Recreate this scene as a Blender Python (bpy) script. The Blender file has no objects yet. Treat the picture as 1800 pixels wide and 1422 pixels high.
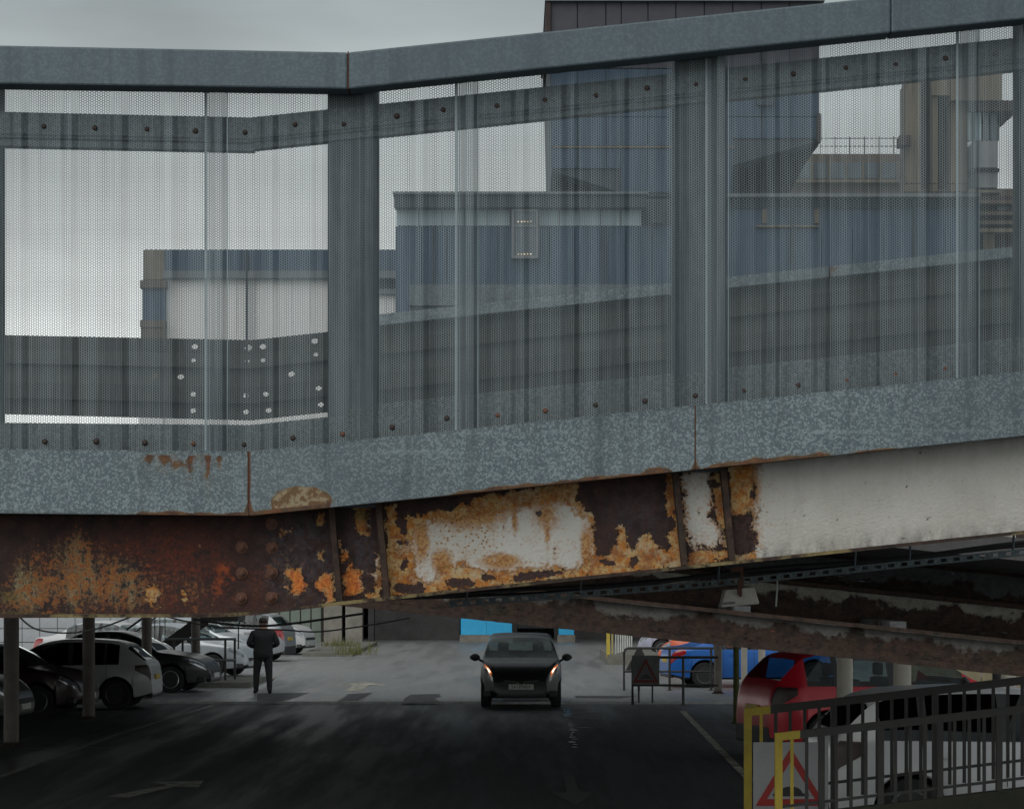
import bpy, bmesh, math, random
import numpy as np
from mathutils import Vector, Matrix
random.seed(7)
R = math.radians
scene = bpy.context.scene
COL = scene.collection

# ------------------------------------------------------------------ camera
EYE = 2.69
FPX = 4250.0            # focal length in photo pixels (1800 wide)
HOR = 1020.0            # photo row of the horizon
cam_d = bpy.data.cameras.new('camera')
cam_d.sensor_width = 36.0
cam_d.lens = 36.0 * FPX / 1800.0
cam_d.shift_y = (HOR - 711.0) / 1800.0
cam_d.clip_start = 0.5
cam_d.clip_end = 3000.0
cam = bpy.data.objects.new('camera', cam_d)
COL.objects.link(cam)
cam.location = (0, 0, EYE)
cam.rotation_euler = (R(90), 0, 0)
scene.camera = cam

# ------------------------------------------------------------------ sky, sun, exposure
SUN_EL, SUN_AZ = 42.0, 205.0      # behind the camera, a little to the left; veiled by cloud
world = bpy.data.worlds.new('World')
scene.world = world
world.use_nodes = True
world.cycles.sampling_method = 'MANUAL'
world.cycles.sample_map_resolution = 512
wn, wl = world.node_tree.nodes, world.node_tree.links
wn.clear()
w_out = wn.new('ShaderNodeOutputWorld')
w_bg = wn.new('ShaderNodeBackground')
w_bg.inputs['Strength'].default_value = 0.1
w_sky = wn.new('ShaderNodeTexSky')
w_sky.sky_type = 'NISHITA'
w_sky.sun_disc = False
w_sky.sun_elevation = R(SUN_EL)
w_sky.sun_rotation = R(SUN_AZ)
w_sky.dust_density = 4.0
w_sat = wn.new('ShaderNodeHueSaturation')
w_sat.inputs['Saturation'].default_value = 0.25
wl.new(w_sky.outputs[0], w_sat.inputs['Color'])
# overcast layer: paler low down where the cloud thins, greyer overhead, broken by soft noise
w_tc = wn.new('ShaderNodeTexCoord')
w_sep = wn.new('ShaderNodeSeparateXYZ')
wl.new(w_tc.outputs['Generated'], w_sep.inputs[0])
w_ramp = wn.new('ShaderNodeValToRGB')
cr = w_ramp.color_ramp
cr.elements[0].position = 0.0
cr.elements[0].color = (0.70, 0.735, 0.715, 1)
cr.elements[1].position = 1.0
cr.elements[1].color = (0.215, 0.235, 0.24, 1)
for p_, c_ in ((0.095, (0.68, 0.715, 0.695)), (0.135, (0.51, 0.54, 0.53)), (0.175, (0.355, 0.382, 0.382)), (0.205, (0.285, 0.318, 0.32)), (0.235, (0.225, 0.255, 0.262)), (0.5, (0.20, 0.222, 0.23))):
    e_ = cr.elements.new(p_)
    e_.color = (*c_, 1)
wl.new(w_sep.outputs['Z'], w_ramp.inputs[0])
w_nz = wn.new('ShaderNodeTexNoise')
w_nz.inputs['Scale'].default_value = 5.0
w_nz.inputs['Detail'].default_value = 4.0
w_map = wn.new('ShaderNodeMapping')
w_map.inputs['Scale'].default_value = (1, 1, 3.5)
wl.new(w_tc.outputs['Generated'], w_map.inputs[0])
wl.new(w_map.outputs[0], w_nz.inputs['Vector'])
w_mr = wn.new('ShaderNodeMapRange')
w_mr.inputs['From Min'].default_value = 0.3
w_mr.inputs['From Max'].default_value = 0.7
w_mr.inputs['To Min'].default_value = 10.8
w_mr.inputs['To Max'].default_value = 18.0
wl.new(w_nz.outputs['Fac'], w_mr.inputs['Value'])
w_mul = wn.new('ShaderNodeVectorMath')
w_mul.operation = 'SCALE'
wl.new(w_ramp.outputs['Color'], w_mul.inputs[0])
wl.new(w_mr.outputs[0], w_mul.inputs['Scale'])
w_mix = wn.new('ShaderNodeMix')
w_mix.data_type = 'RGBA'
w_mix.inputs['Factor'].default_value = 0.93
wl.new(w_sat.outputs['Color'], w_mix.inputs['A'])
wl.new(w_mul.outputs[0], w_mix.inputs['B'])
wl.new(w_mix.outputs['Result'], w_bg.inputs['Color'])
wl.new(w_bg.outputs[0], w_out.inputs['Surface'])

sun_d = bpy.data.lights.new('sun', 'SUN')
sun_d.energy = 1.5
sun_d.angle = R(65)
sun_d.color = (1.0, 0.97, 0.93)
sun = bpy.data.objects.new('sun', sun_d)
COL.objects.link(sun)
_az, _el = R(SUN_AZ), R(SUN_EL)
_to = Vector((math.sin(_az) * math.cos(_el), math.cos(_az) * math.cos(_el), math.sin(_el)))
sun.rotation_euler = _to.to_track_quat('Z', 'Y').to_euler()

scene.view_settings.view_transform = 'Standard'
scene.view_settings.look = 'None'
scene.view_settings.exposure = 0.0
scene.view_settings.gamma = 1.0
scene.view_settings.use_curve_mapping = False
scene.render.engine = 'CYCLES'
scene.cycles.sample_clamp_indirect = 2.0
scene.cycles.blur_glossy = 1.0
scene.cycles.caustics_reflective = False
scene.cycles.caustics_refractive = False
scene.cycles.max_bounces = 6
scene.cycles.diffuse_bounces = 3
scene.cycles.glossy_bounces = 3
scene.cycles.transparent_max_bounces = 12
scene.cycles.transmission_bounces = 4
scene.cycles.use_denoising = True
scene.cycles.use_adaptive_sampling = True
scene.cycles.adaptive_threshold = 0.012


def P(px, py, y):
    """World X and Z of a photo position for something standing y metres away."""
    return (px - 900.0) / FPX * y, EYE + (HOR - py) / FPX * y


def PX(px, y):
    return (px - 900.0) / FPX * y


def PZ(py, y):
    return EYE + (HOR - py) / FPX * y


# ------------------------------------------------------------------ materials
class N:
    """Small helper round one material's node tree."""
    def __init__(s, name):
        s.m = bpy.data.materials.new(name)
        s.m.use_nodes = True
        s.t = s.m.node_tree
        s.n, s.l = s.t.nodes, s.t.links
        s.n.clear()
        s.out = s.n.new('ShaderNodeOutputMaterial')
        s.b = s.n.new('ShaderNodeBsdfPrincipled')
        s.l.new(s.b.outputs[0], s.out.inputs['Surface'])
        s.tc = s.n.new('ShaderNodeTexCoord')

    def set(s, **k):
        for a, v in k.items():
            s.put(s.b.inputs[a.replace('_', ' ')], v)
        return s

    def put(s, sock, v):
        if isinstance(v, bpy.types.NodeSocket):
            s.l.new(v, sock)
        elif isinstance(v, (tuple, list)) and len(v) == 3 and sock.type == 'RGBA':
            sock.default_value = (*v, 1)
        else:
            sock.default_value = v

    def co(s, scale=(1, 1, 1), loc=(0, 0, 0), which='Object'):
        mp = s.n.new('ShaderNodeMapping')
        mp.inputs['Scale'].default_value = scale
        mp.inputs['Location'].default_value = loc
        s.l.new(s.tc.outputs[which], mp.inputs[0])
        return mp.outputs[0]

    def noise(s, scale, detail=4, rough=0.55, vec=None, dist=0.0, color=False):
        n = s.n.new('ShaderNodeTexNoise')
        n.inputs['Scale'].default_value = scale
        n.inputs['Detail'].default_value = detail
        n.inputs['Roughness'].default_value = rough
        n.inputs['Distortion'].default_value = dist
        s.l.new(vec if vec is not None else s.tc.outputs['Object'], n.inputs['Vector'])
        return n.outputs['Color' if color else 'Fac']

    def voro(s, scale, vec=None, feature='F1', out='Color', rnd=1.0):
        n = s.n.new('ShaderNodeTexVoronoi')
        n.feature = feature
        n.inputs['Scale'].default_value = scale
        n.inputs['Randomness'].default_value = rnd
        s.l.new(vec if vec is not None else s.tc.outputs['Object'], n.inputs['Vector'])
        return n.outputs[out]

    def math(s, op, a, b=0.5, c=None, clamp=False):
        n = s.n.new('ShaderNodeMath')
        n.operation = op
        n.use_clamp = clamp
        s.put(n.inputs[0], a)
        s.put(n.inputs[1], b)
        if c is not None:
            s.put(n.inputs[2], c)
        return n.outputs[0]

    def rng(s, v, a, b, c=0.0, d=1.0, smooth=False):
        n = s.n.new('ShaderNodeMapRange')
        if smooth:
            n.interpolation_type = 'SMOOTHSTEP'
        s.put(n.inputs['Value'], v)
        for k, x in zip(('From Min', 'From Max', 'To Min', 'To Max'), (a, b, c, d)):
            n.inputs[k].default_value = x
        return n.outputs[0]

    def mix(s, f, a, b, blend='MIX'):
        n = s.n.new('ShaderNodeMix')
        n.data_type = 'RGBA'
        n.blend_type = blend
        s.put(n.inputs['Factor'], f)
        s.put(n.inputs['A'], a)
        s.put(n.inputs['B'], b)
        return n.outputs['Result']

    def attr(s, name):
        n = s.n.new('ShaderNodeAttribute')
        n.attribute_name = name
        return n.outputs['Fac']

    def sep(s, vec):
        n = s.n.new('ShaderNodeSeparateXYZ')
        s.l.new(vec, n.inputs[0])
        return n.outputs

    def bump(s, h, strength=0.3, dist=0.01):
        n = s.n.new('ShaderNodeBump')
        n.inputs['Strength'].default_value = strength
        n.inputs['Distance'].default_value = dist
        s.l.new(h, n.inputs['Height'])
        s.l.new(n.outputs[0], s.b.inputs['Normal'])
        return s


def pmat(name, c1, c2=None, scale=6.0, rough=0.6, metal=0.0, bump=0.0, bscale=40.0, lo=0.35, hi=0.65, stretch=None, coat=0.0, spec=None):
    """Plain procedural material: two tones broken up by noise, a little roughness change and relief."""
    k = N(name)
    c2 = c2 or tuple(x * 0.75 for x in c1)
    v = k.co(stretch) if stretch else None
    nz = k.noise(scale, 6, 0.6, v)
    fine = k.noise(scale * 9, 3, 0.6, v)
    f = k.rng(k.math('ADD', k.math('MULTIPLY', nz, 0.8), k.math('MULTIPLY', fine, 0.2)), lo, hi)
    k.set(Base_Color=k.mix(f, c1, c2), Roughness=k.rng(fine, 0.2, 0.8, max(0.02, rough - 0.08), min(1, rough + 0.08)), Metallic=metal)
    if coat:
        k.set(Coat_Weight=coat, Coat_Roughness=0.06)
    if spec is not None:
        k.b.inputs['Specular IOR Level'].default_value = spec
    if bump:
        k.bump(k.noise(bscale, 5, 0.6), bump, 0.01)
    return k.m


RUST_D = (0.030, 0.018, 0.017)
RUST_R = (0.085, 0.030, 0.020)


def galv_mat(name, dark, light, scale, rust=True, contrast=1.0, warp=0.35):
    """Hot-dip galvanised plate: angular spangle, blotchy dulling, rust where the attribute says so."""
    k = N(name)
    wv = k.n.new('ShaderNodeVectorMath')
    wv.operation = 'MULTIPLY_ADD'
    k.l.new(k.noise(scale * 1.3, 2, 0.5, color=True), wv.inputs[0])
    wv.inputs[1].default_value = (warp / scale * 2,) * 3
    k.l.new(k.tc.outputs['Object'], wv.inputs[2])
    vec = wv.outputs[0]
    a = k.sep(k.voro(scale, vec))[0]
    b = k.sep(k.voro(scale * 2.1, vec))[1]
    blot = k.noise(3.0, 4, 0.6)
    big = k.noise(1.1, 3, 0.5)
    gn = k.noise(scale * 3.2, 2, 0.7)
    f = k.math('ADD', k.math('MULTIPLY', k.rng(a, 0.50, 0.78), 0.62), k.math('MULTIPLY', k.rng(b, 0.45, 0.85), 0.36))
    f = k.math('ADD', f, k.math('MULTIPLY', k.math('SUBTRACT', blot, 0.52), 0.8))
    f = k.math('ADD', f, k.math('MULTIPLY', k.math('SUBTRACT', gn, 0.5), 0.5), clamp=True)
    f = k.math('MULTIPLY', f, contrast)
    col = k.mix(f, dark, light)
    col = k.mix(k.rng(big, 0.4, 0.7, 0, 0.35), col, tuple(x * 0.72 for x in dark))
    # faint vertical run-off streaks
    st = k.noise(9.0, 4, 0.6, k.co((3.0, 1, 0.25)))
    col = k.mix(k.rng(st, 0.55, 0.8, 0, 0.30), col, tuple(0.5 * (x + y) * 1.15 for x, y in zip(dark, light)))
    dk = k.noise(7.0, 5, 0.65, k.co((2.2, 1, 0.10), (3, 1, 2)))
    col = k.mix(k.rng(dk, 0.52, 0.70, 0, 0.50), col, tuple(x * 0.55 for x in dark))
    sc_ = k.noise(2.0, 3, 0.6, k.co((0.6, 1, 14.0), (1, 5, 4)))
    col = k.mix(k.rng(sc_, 0.60, 0.74, 0, 0.30), col, light)
    rough = k.rng(f, 0, 1, 0.50, 0.62)
    metal = 0.25
    if rust:
        r = k.attr('rust')
        nz = k.noise(34.0, 6, 0.65)
        nf = k.noise(150.0, 3, 0.6)
        m = k.math('ADD', r, k.math('MULTIPLY', k.math('SUBTRACT', nz, 0.5), 0.9))
        m = k.math('ADD', m, k.math('MULTIPLY', k.math('SUBTRACT', nf, 0.5), 0.35))
        m = k.math('MULTIPLY', k.rng(m, 0.46, 0.62, smooth=True), k.rng(r, 0.02, 0.12))
        rc = k.mix(k.rng(k.noise(26.0, 5, 0.7), 0.44, 0.60), (0.070, 0.030, 0.024), (0.17, 0.065, 0.028))
        rc = k.mix(k.rng(k.attr('pale'), 0.2, 0.7), rc, k.mix(k.rng(nz, 0.46, 0.56), (0.33, 0.27, 0.17), (0.15, 0.060, 0.028)))
        col = k.mix(m, col, rc)
        # yellowish halo
        h = k.math('MULTIPLY', k.rng(r, 0.10, 0.45, 0, 0.4), k.rng(nz, 0.35, 0.65))
        col = k.mix(h, col, (0.20, 0.17, 0.09), 'MIX')
        col = k.mix(k.math('MULTIPLY', k.attr('grime'), k.rng(nz, 0.3, 0.6, 0.3, 1.0)), col, (0.035, 0.032, 0.025))
        rough = k.mix(m, rough, (0.85, 0.85, 0.85))
    k.set(Base_Color=col, Roughness=rough, Metallic=metal)
    k.bump(k.math('ADD', f, k.math('MULTIPLY', blot, 2.0)), 0.10, 0.003)
    return k.m


def girder_mat(name):
    """Painted plate girder: white paint, ochre primer / run-off rust and bare dark rust, laid out by mesh attributes and frayed by noise."""
    k = N(name)
    n1 = k.noise(18.0, 6, 0.62)
    n2 = k.noise(70.0, 5, 0.65)
    n3 = k.noise(5.0, 4, 0.6)
    n4 = k.noise(240.0, 2, 0.6)
    n5 = k.noise(420.0, 2, 0.6)
    n6 = k.noise(33.0, 6, 0.7)
    fray = k.math('ADD', k.math('MULTIPLY', k.math('SUBTRACT', n1, 0.5), 1.5), k.math('ADD', k.math('MULTIPLY', k.math('SUBTRACT', n2, 0.5), 1.5), k.math('MULTIPLY', k.math('SUBTRACT', n6, 0.5), 1.3)))
    # bare rust
    streak = k.noise(14.0, 5, 0.65, k.co((1.0, 1, 0.22)))
    d = k.mix(k.rng(n1, 0.38, 0.66), (0.022, 0.013, 0.013), (0.060, 0.027, 0.020))
    d = k.mix(k.rng(n2, 0.5, 0.75, 0, 0.5), d, (0.075, 0.045, 0.040))
    d = k.mix(k.math('MULTIPLY', k.attr('cool'), k.rng(n6, 0.42, 0.60)), d, k.mix(k.rng(n2, 0.4, 0.6), (0.050, 0.048, 0.066), (0.085, 0.060, 0.062)))
    d = k.mix(k.math('MULTIPLY', k.attr('red'), k.math('MULTIPLY', k.rng(n2, 0.38, 0.60, 0.1, 1.0), k.rng(k.math('ADD', k.math('MULTIPLY', n3, 0.6), k.math('MULTIPLY', streak, 0.4)), 0.42, 0.58, 0.15, 1.0))), d, k.mix(k.rng(n1, 0.35, 0.65), (0.20, 0.042, 0.016), (0.10, 0.024, 0.016)))
    d = k.mix(k.rng(k.math('ADD', k.attr('glow'), fray), 0.45, 0.75), d, k.mix(k.rng(n2, 0.4, 0.6), (0.40, 0.085, 0.018), (0.16, 0.035, 0.015)))
    sp = k.math('ADD', k.math('MULTIPLY', n5, 0.42), k.math('ADD', k.math('MULTIPLY', n2, 0.38), k.math('MULTIPLY', n6, 0.20)))
    sp = k.math('ADD', sp, k.math('MULTIPLY', k.math('SUBTRACT', streak, 0.5), 0.35))
    spm = k.math('MULTIPLY', k.rng(k.math('ADD', sp, k.math('MULTIPLY', k.attr('speck'), 0.13)), 0.585, 0.66), k.rng(k.attr('speck'), 0.05, 0.45))
    d = k.mix(spm, d, k.mix(k.rng(n6, 0.36, 0.62), (0.40, 0.34, 0.20), (0.22, 0.13, 0.035)))
    fl2 = k.math('ADD', k.math('ADD', k.math('MULTIPLY', n6, 0.55), k.math('MULTIPLY', n2, 0.45)), k.math('MULTIPLY', k.attr('speck'), 0.10))
    d = k.mix(k.math('MULTIPLY', k.rng(fl2, 0.578, 0.612), k.rng(k.attr('speck'), 0.04, 0.3, 0, 0.9)), d, k.mix(k.rng(n2, 0.45, 0.58), (0.34, 0.15, 0.04), (0.22, 0.06, 0.022)))
    d = k.mix(k.math('MULTIPLY', k.rng(n6, 0.36, 0.46, 1, 0), k.attr('red')), d, (0.022, 0.018, 0.018))
    # ochre
    o = k.mix(k.rng(n6, 0.43, 0.57), (0.44, 0.165, 0.028), (0.50, 0.34, 0.15))
    o = k.mix(k.rng(n2, 0.53, 0.64, 0, 0.85), o, (0.17, 0.060, 0.022))
    o = k.mix(k.rng(k.noise(11.0, 4, 0.65), 0.50, 0.60, 0, 0.8), o, k.mix(k.rng(n2, 0.42, 0.58), (0.30, 0.095, 0.022), (0.20, 0.075, 0.03)))
    o = k.mix(k.rng(k.noise(9.0, 4, 0.65, k.co((1, 1, 1), (5, 2, 8))), 0.54, 0.64, 0, 0.7), o, (0.50, 0.42, 0.28))
    o = k.mix(k.rng(n5, 0.64, 0.74, 0, 0.8), o, (0.06, 0.03, 0.02))
    o = k.mix(k.attr('vivid'), o, k.mix(k.rng(n2, 0.4, 0.62), (0.80, 0.27, 0.045), (0.42, 0.085, 0.028)))
    om = k.rng(k.math('ADD', k.attr('ochre'), fray), 0.47, 0.53)
    col = k.mix(om, d, o)
    # white paint with rust bleeding along its edge and little rust spots
    p = k.attr('paint')
    pf = k.math('ADD', p, k.math('MULTIPLY', fray, 0.95))
    w = k.mix(k.rng(n3, 0.35, 0.7), (0.58, 0.57, 0.53), (0.50, 0.49, 0.45))
    w = k.mix(k.rng(streak, 0.52, 0.75, 0, 0.45), w, (0.42, 0.41, 0.37))
    w = k.mix(k.rng(n4, 0.6, 0.8, 0, 0.25), w, (0.30, 0.29, 0.26))
    w = k.mix(k.math('MULTIPLY', k.attr('grime'), k.rng(k.noise(26.0, 5, 0.6, k.co((1, 1, 0.35))), 0.35, 0.65)), w, (0.16, 0.155, 0.14))
    w = k.mix(k.math('MULTIPLY', k.attr('stain'), k.rng(k.math('ADD', n6, k.math('MULTIPLY', k.math('SUBTRACT', k.attr('stain'), 0.5), 0.35)), 0.44, 0.58, 0.0, 1.0)), w, k.mix(k.rng(n2, 0.44, 0.58), (0.46, 0.27, 0.09), (0.27, 0.095, 0.022)))
    pm = k.rng(pf, 0.46, 0.60, smooth=True)
    col = k.mix(pm, col, w)
    halo = k.math('MULTIPLY', k.rng(pf, 0.46, 0.58), k.rng(pf, 0.62, 0.90, 1, 0))
    col = k.mix(k.math('MULTIPLY', halo, k.math('MULTIPLY', k.rng(n1, 0.35, 0.6, 0.3, 0.95), k.attr('bleed'))), col, (0.40, 0.175, 0.035))
    spots = k.voro(58.0, None, 'F1', 'Distance')
    spc = k.math('MULTIPLY', k.rng(spots, 0.30, 0.16), k.rng(k.math('ADD', k.attr('spots'), k.math('MULTIPLY', k.math('SUBTRACT', n1, 0.5), 1.4)), 0.5, 0.62))
    col = k.mix(k.math('MULTIPLY', k.rng(spots, 0.46, 0.2, 0, 0.55), k.rng(k.math('ADD', k.attr('spots'), k.math('MULTIPLY', k.math('SUBTRACT', n1, 0.5), 1.4)), 0.5, 0.62)), col, (0.50, 0.36, 0.16))
    col = k.mix(spc, col, (0.24, 0.11, 0.025))
    # bare flakes fallen out of the paint
    fl = k.rng(k.math('ADD', k.attr('flake'), k.math('MULTIPLY', fray, 0.7)), 0.47, 0.53)
    col = k.mix(fl, col, k.mix(k.rng(n2, 0.35, 0.65), (0.030, 0.018, 0.018), (0.070, 0.036, 0.030)))
    # moss
    ms = k.rng(k.math('ADD', k.attr('moss'), k.math('MULTIPLY', k.math('SUBTRACT', n2, 0.5), 1.0)), 0.45, 0.75)
    col = k.mix(k.math('MULTIPLY', ms, 0.8), col, k.mix(n1, (0.10, 0.10, 0.022), (0.20, 0.15, 0.05)))
    k.set(Base_Color=col, Roughness=k.rng(pm, 0, 1, 0.85, 0.45))
    h = k.math('ADD', k.math('MULTIPLY', k.math('ADD', om, pm), 0.5), k.math('MULTIPLY', n2, 0.8))
    h = k.math('SUBTRACT', h, k.math('MULTIPLY', fl, 0.7))
    k.bump(h, 0.8, 0.010)
    return k.m


def beam_mat(name, seed, pale=(0.17, 0.165, 0.15), thr=0.56):
    """Neglected beam: dark scaling rust with remnants of grey paint, damp green here and there."""
    k = N(name)
    v = k.co((1, 1, 1), (seed * 3.7, seed * 1.9, seed))
    n1 = k.noise(2.2, 6, 0.65, v)
    n2 = k.noise(16.0, 6, 0.7, v)
    z = k.attr('up')
    edge = k.math('MULTIPLY', k.rng(z, 0.88, 0.93), 0.6)
    d = k.mix(k.rng(n2, 0.35, 0.68), (0.014, 0.011, 0.009), (0.072, 0.038, 0.026))
    d = k.mix(k.rng(k.noise(4.0, 4, 0.6, v), 0.55, 0.75, 0, 0.6), d, (0.028, 0.028, 0.013))
    m = k.math('ADD', k.math('ADD', n1, k.math('MULTIPLY', k.math('SUBTRACT', n2, 0.5), 0.25)), k.math('MULTIPLY', k.math('SUBTRACT', z, 0.6), 0.55))
    m = k.math('SUBTRACT', m, edge)
    col = k.mix(k.rng(m, thr, thr + 0.06), d, k.mix(k.rng(n2, 0.4, 0.7), pale, tuple(x * 0.55 for x in pale)))
    k.set(Base_Color=col, Roughness=0.85)
    k.bump(n2, 0.45, 0.02)
    return k.m


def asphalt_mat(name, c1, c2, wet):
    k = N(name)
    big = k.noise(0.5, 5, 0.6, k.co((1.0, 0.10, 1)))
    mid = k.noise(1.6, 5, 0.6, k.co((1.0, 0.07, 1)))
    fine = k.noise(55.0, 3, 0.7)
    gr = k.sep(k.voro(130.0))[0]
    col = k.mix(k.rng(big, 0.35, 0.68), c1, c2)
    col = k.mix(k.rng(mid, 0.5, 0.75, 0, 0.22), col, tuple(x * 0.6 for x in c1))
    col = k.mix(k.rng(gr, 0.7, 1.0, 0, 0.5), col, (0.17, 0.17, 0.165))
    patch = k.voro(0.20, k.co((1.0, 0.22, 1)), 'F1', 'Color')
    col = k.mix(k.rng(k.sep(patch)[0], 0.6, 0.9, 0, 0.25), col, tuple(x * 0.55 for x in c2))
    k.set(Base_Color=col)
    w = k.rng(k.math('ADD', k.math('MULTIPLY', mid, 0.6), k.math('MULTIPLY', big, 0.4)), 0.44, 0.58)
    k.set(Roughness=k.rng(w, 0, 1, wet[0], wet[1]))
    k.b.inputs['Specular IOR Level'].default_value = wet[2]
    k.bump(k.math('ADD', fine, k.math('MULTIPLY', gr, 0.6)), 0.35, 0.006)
    return k.m


def glass_mat(name, tint=(0.45, 0.52, 0.52), rough=0.02):
    k = N(name)
    k.n.remove(k.b)
    tr = k.n.new('ShaderNodeBsdfTransparent')
    tr.inputs[0].default_value = (*tint, 1)
    gl = k.n.new('ShaderNodeBsdfGlossy')
    gl.inputs['Color'].default_value = (0.9, 0.95, 0.95, 1)
    gl.inputs['Roughness'].default_value = rough
    lw = k.n.new('ShaderNodeLayerWeight')
    f = k.math('ADD', k.math('MULTIPLY', k.math('POWER', lw.outputs['Facing'], 5.0), 0.9), k.math('MULTIPLY', k.noise(3.0, 3), 0.09), clamp=True)
    mx = k.n.new('ShaderNodeMixShader')
    k.l.new(f, mx.inputs[0])
    k.l.new(tr.outputs[0], mx.inputs[1])
    k.l.new(gl.outputs[0], mx.inputs[2])
    k.l.new(mx.outputs[0], k.out.inputs['Surface'])
    return k.m


def paint_mat(name, c, rough=0.28, metal=0.0, coat=0.8):
    k = N(name)
    dirt = k.noise(5.0, 5, 0.6)
    z = k.sep(k.tc.outputs['Object'])[2]
    low = k.math('MULTIPLY', k.rng(z, 0.75, 0.2), k.rng(dirt, 0.4, 0.7))
    col = k.mix(k.math('MULTIPLY', low, 0.22), k.mix(k.rng(dirt, 0.3, 0.7), c, tuple(x * 0.9 for x in c)), (0.10, 0.09, 0.075))
    k.set(Base_Color=col, Roughness=k.rng(dirt, 0.3, 0.7, rough, rough + 0.12), Metallic=metal, Coat_Weight=coat * 0.7, Coat_Roughness=0.2)
    return k.m


def emit_mat(name, c, strength):
    k = N(name)
    f = k.noise(12.0, 2)
    k.set(Base_Color=c, Emission_Color=k.mix(f, c, tuple(min(1, x * 1.2) for x in c)), Emission_Strength=strength)
    return k.m


# ------------------------------------------------------------------ mesh building
class MB:
    def __init__(s):
        s.v, s.f, s.mi = [], [], []

    def add(s, vs, fs, mi=0):
        b = len(s.v)
        s.v += [tuple(v) for v in vs]
        for f in fs:
            s.f.append(tuple(b + i for i in f))
            s.mi.append(mi)
        return s

    def box(s, x0, x1, y0, y1, z0, z1, mi=0):
        vs = [(x, y, z) for z in (z0, z1) for y in (y0, y1) for x in (x0, x1)]
        return s.add(vs, [(0, 2, 3, 1), (4, 5, 7, 6), (0, 1, 5, 4), (2, 6, 7, 3), (0, 4, 6, 2), (1, 3, 7, 5)], mi)

    def cbox(s, x0, x1, y0, y1, z0, z1, c=0.01, mi=0):
        """Box with all edges chamfered."""
        bm = bmesh.new()
        bmesh.ops.create_cube(bm, size=1)
        for v in bm.verts:
            v.co = Vector(((x0 + x1) / 2 + v.co.x * (x1 - x0), (y0 + y1) / 2 + v.co.y * (y1 - y0), (z0 + z1) / 2 + v.co.z * (z1 - z0)))
        bmesh.ops.bevel(bm, geom=bm.edges[:], offset=min(c, 0.45 * min(x1 - x0, y1 - y0, z1 - z0)), segments=2, affect='EDGES', profile=0.6)
        bm.verts.index_update()
        s.add([v.co for v in bm.verts], [[v.index for v in f.verts] for f in bm.faces], mi)
        bm.free()
        return s

    def tube(s, p0, p1, r, n=8, r1=None, mi=0, cap=True):
        p0, p1 = Vector(p0), Vector(p1)
        r1 = r if r1 is None else r1
        q = (p1 - p0).to_track_quat('Z', 'Y')
        vs = []
        for p, rr in ((p0, r), (p1, r1)):
            for i in range(n):
                a = 2 * math.pi * i / n
                vs.append(p + q @ Vector((rr * math.cos(a), rr * math.sin(a), 0)))
        fs = [(i, (i + 1) % n, n + (i + 1) % n, n + i) for i in range(n)]
        if cap:
            fs += [tuple(range(n))[::-1], tuple(range(n, 2 * n))]
        return s.add(vs, fs, mi)

    def path(s, pts, r, n=6, mi=0):
        """Round cable along points."""
        pts = [Vector(p) for p in pts]
        vs, m = [], len(pts)
        for i, p in enumerate(pts):
            d = pts[min(i + 1, m - 1)] - pts[max(i - 1, 0)]
            q = d.to_track_quat('Z', 'Y')
            for j in range(n):
                a = 2 * math.pi * j / n
                vs.append(p + q @ Vector((r * math.cos(a), r * math.sin(a), 0)))
        fs = [(i * n + j, i * n + (j + 1) % n, (i + 1) * n + (j + 1) % n, (i + 1) * n + j) for i in range(m - 1) for j in range(n)]
        fs += [tuple(range(n))[::-1], tuple(range((m - 1) * n, m * n))]
        return s.add(vs, fs, mi)

    def prism(s, poly, y0, y1, mi=0):
        """Polygon in X,Z pushed from y0 to y1."""
        n = len(poly)
        a = sum(poly[i][0] * poly[(i + 1) % n][1] - poly[(i + 1) % n][0] * poly[i][1] for i in range(n))
        if a < 0:
            poly = poly[::-1]
        vs = [(x, y0, z) for x, z in poly] + [(x, y1, z) for x, z in poly]
        fs = [tuple(range(n)), tuple(range(2 * n - 1, n - 1, -1))] + [(i, n + i, n + (i + 1) % n, (i + 1) % n) for i in range(n)]
        return s.add(vs, fs, mi)

    def lathe(s, prof, c, axis='Z', n=20, mi=0):
        """prof: (radius, height) pairs turned round an axis through c."""
        vs = []
        for r, h in prof:
            for i in range(n):
                a = 2 * math.pi * i / n
                u, w = r * math.cos(a), r * math.sin(a)
                vs.append({'Z': (c[0] + u, c[1] + w, c[2] + h), 'Y': (c[0] + u, c[1] + h, c[2] + w), 'X': (c[0] + h, c[1] + u, c[2] + w)}[axis])
        m = len(prof)
        fs = [(i * n + j, i * n + (j + 1) % n, (i + 1) * n + (j + 1) % n, (i + 1) * n + j) for i in range(m - 1) for j in range(n)]
        if prof[0][0] > 1e-6:
            fs.append(tuple(range(n))[::-1])
        if prof[-1][0] > 1e-6:
            fs.append(tuple(range((m - 1) * n, m * n)))
        return s.add(vs, fs, mi)

    def mesh(s, name, mats, smooth=False, angle=40):
        me = bpy.data.meshes.new(name)
        me.from_pydata(s.v, [], s.f)
        for m in (mats if isinstance(mats, (list, tuple)) else [mats]):
            me.materials.append(m)
        if any(s.mi):
            me.polygons.foreach_set('material_index', s.mi)
        bm = bmesh.new()
        bm.from_mesh(me)
        bmesh.ops.recalc_face_normals(bm, faces=bm.faces)
        bm.to_mesh(me)
        bm.free()
        if smooth:
            me.polygons.foreach_set('use_smooth', [True] * len(me.polygons))
            me.set_sharp_from_angle(angle=R(angle))
        me.update()
        return me

    def build(s, name, mats, parent=None, smooth=False, angle=40):
        return put(name, s.mesh(name, mats, smooth, angle), parent)


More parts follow.
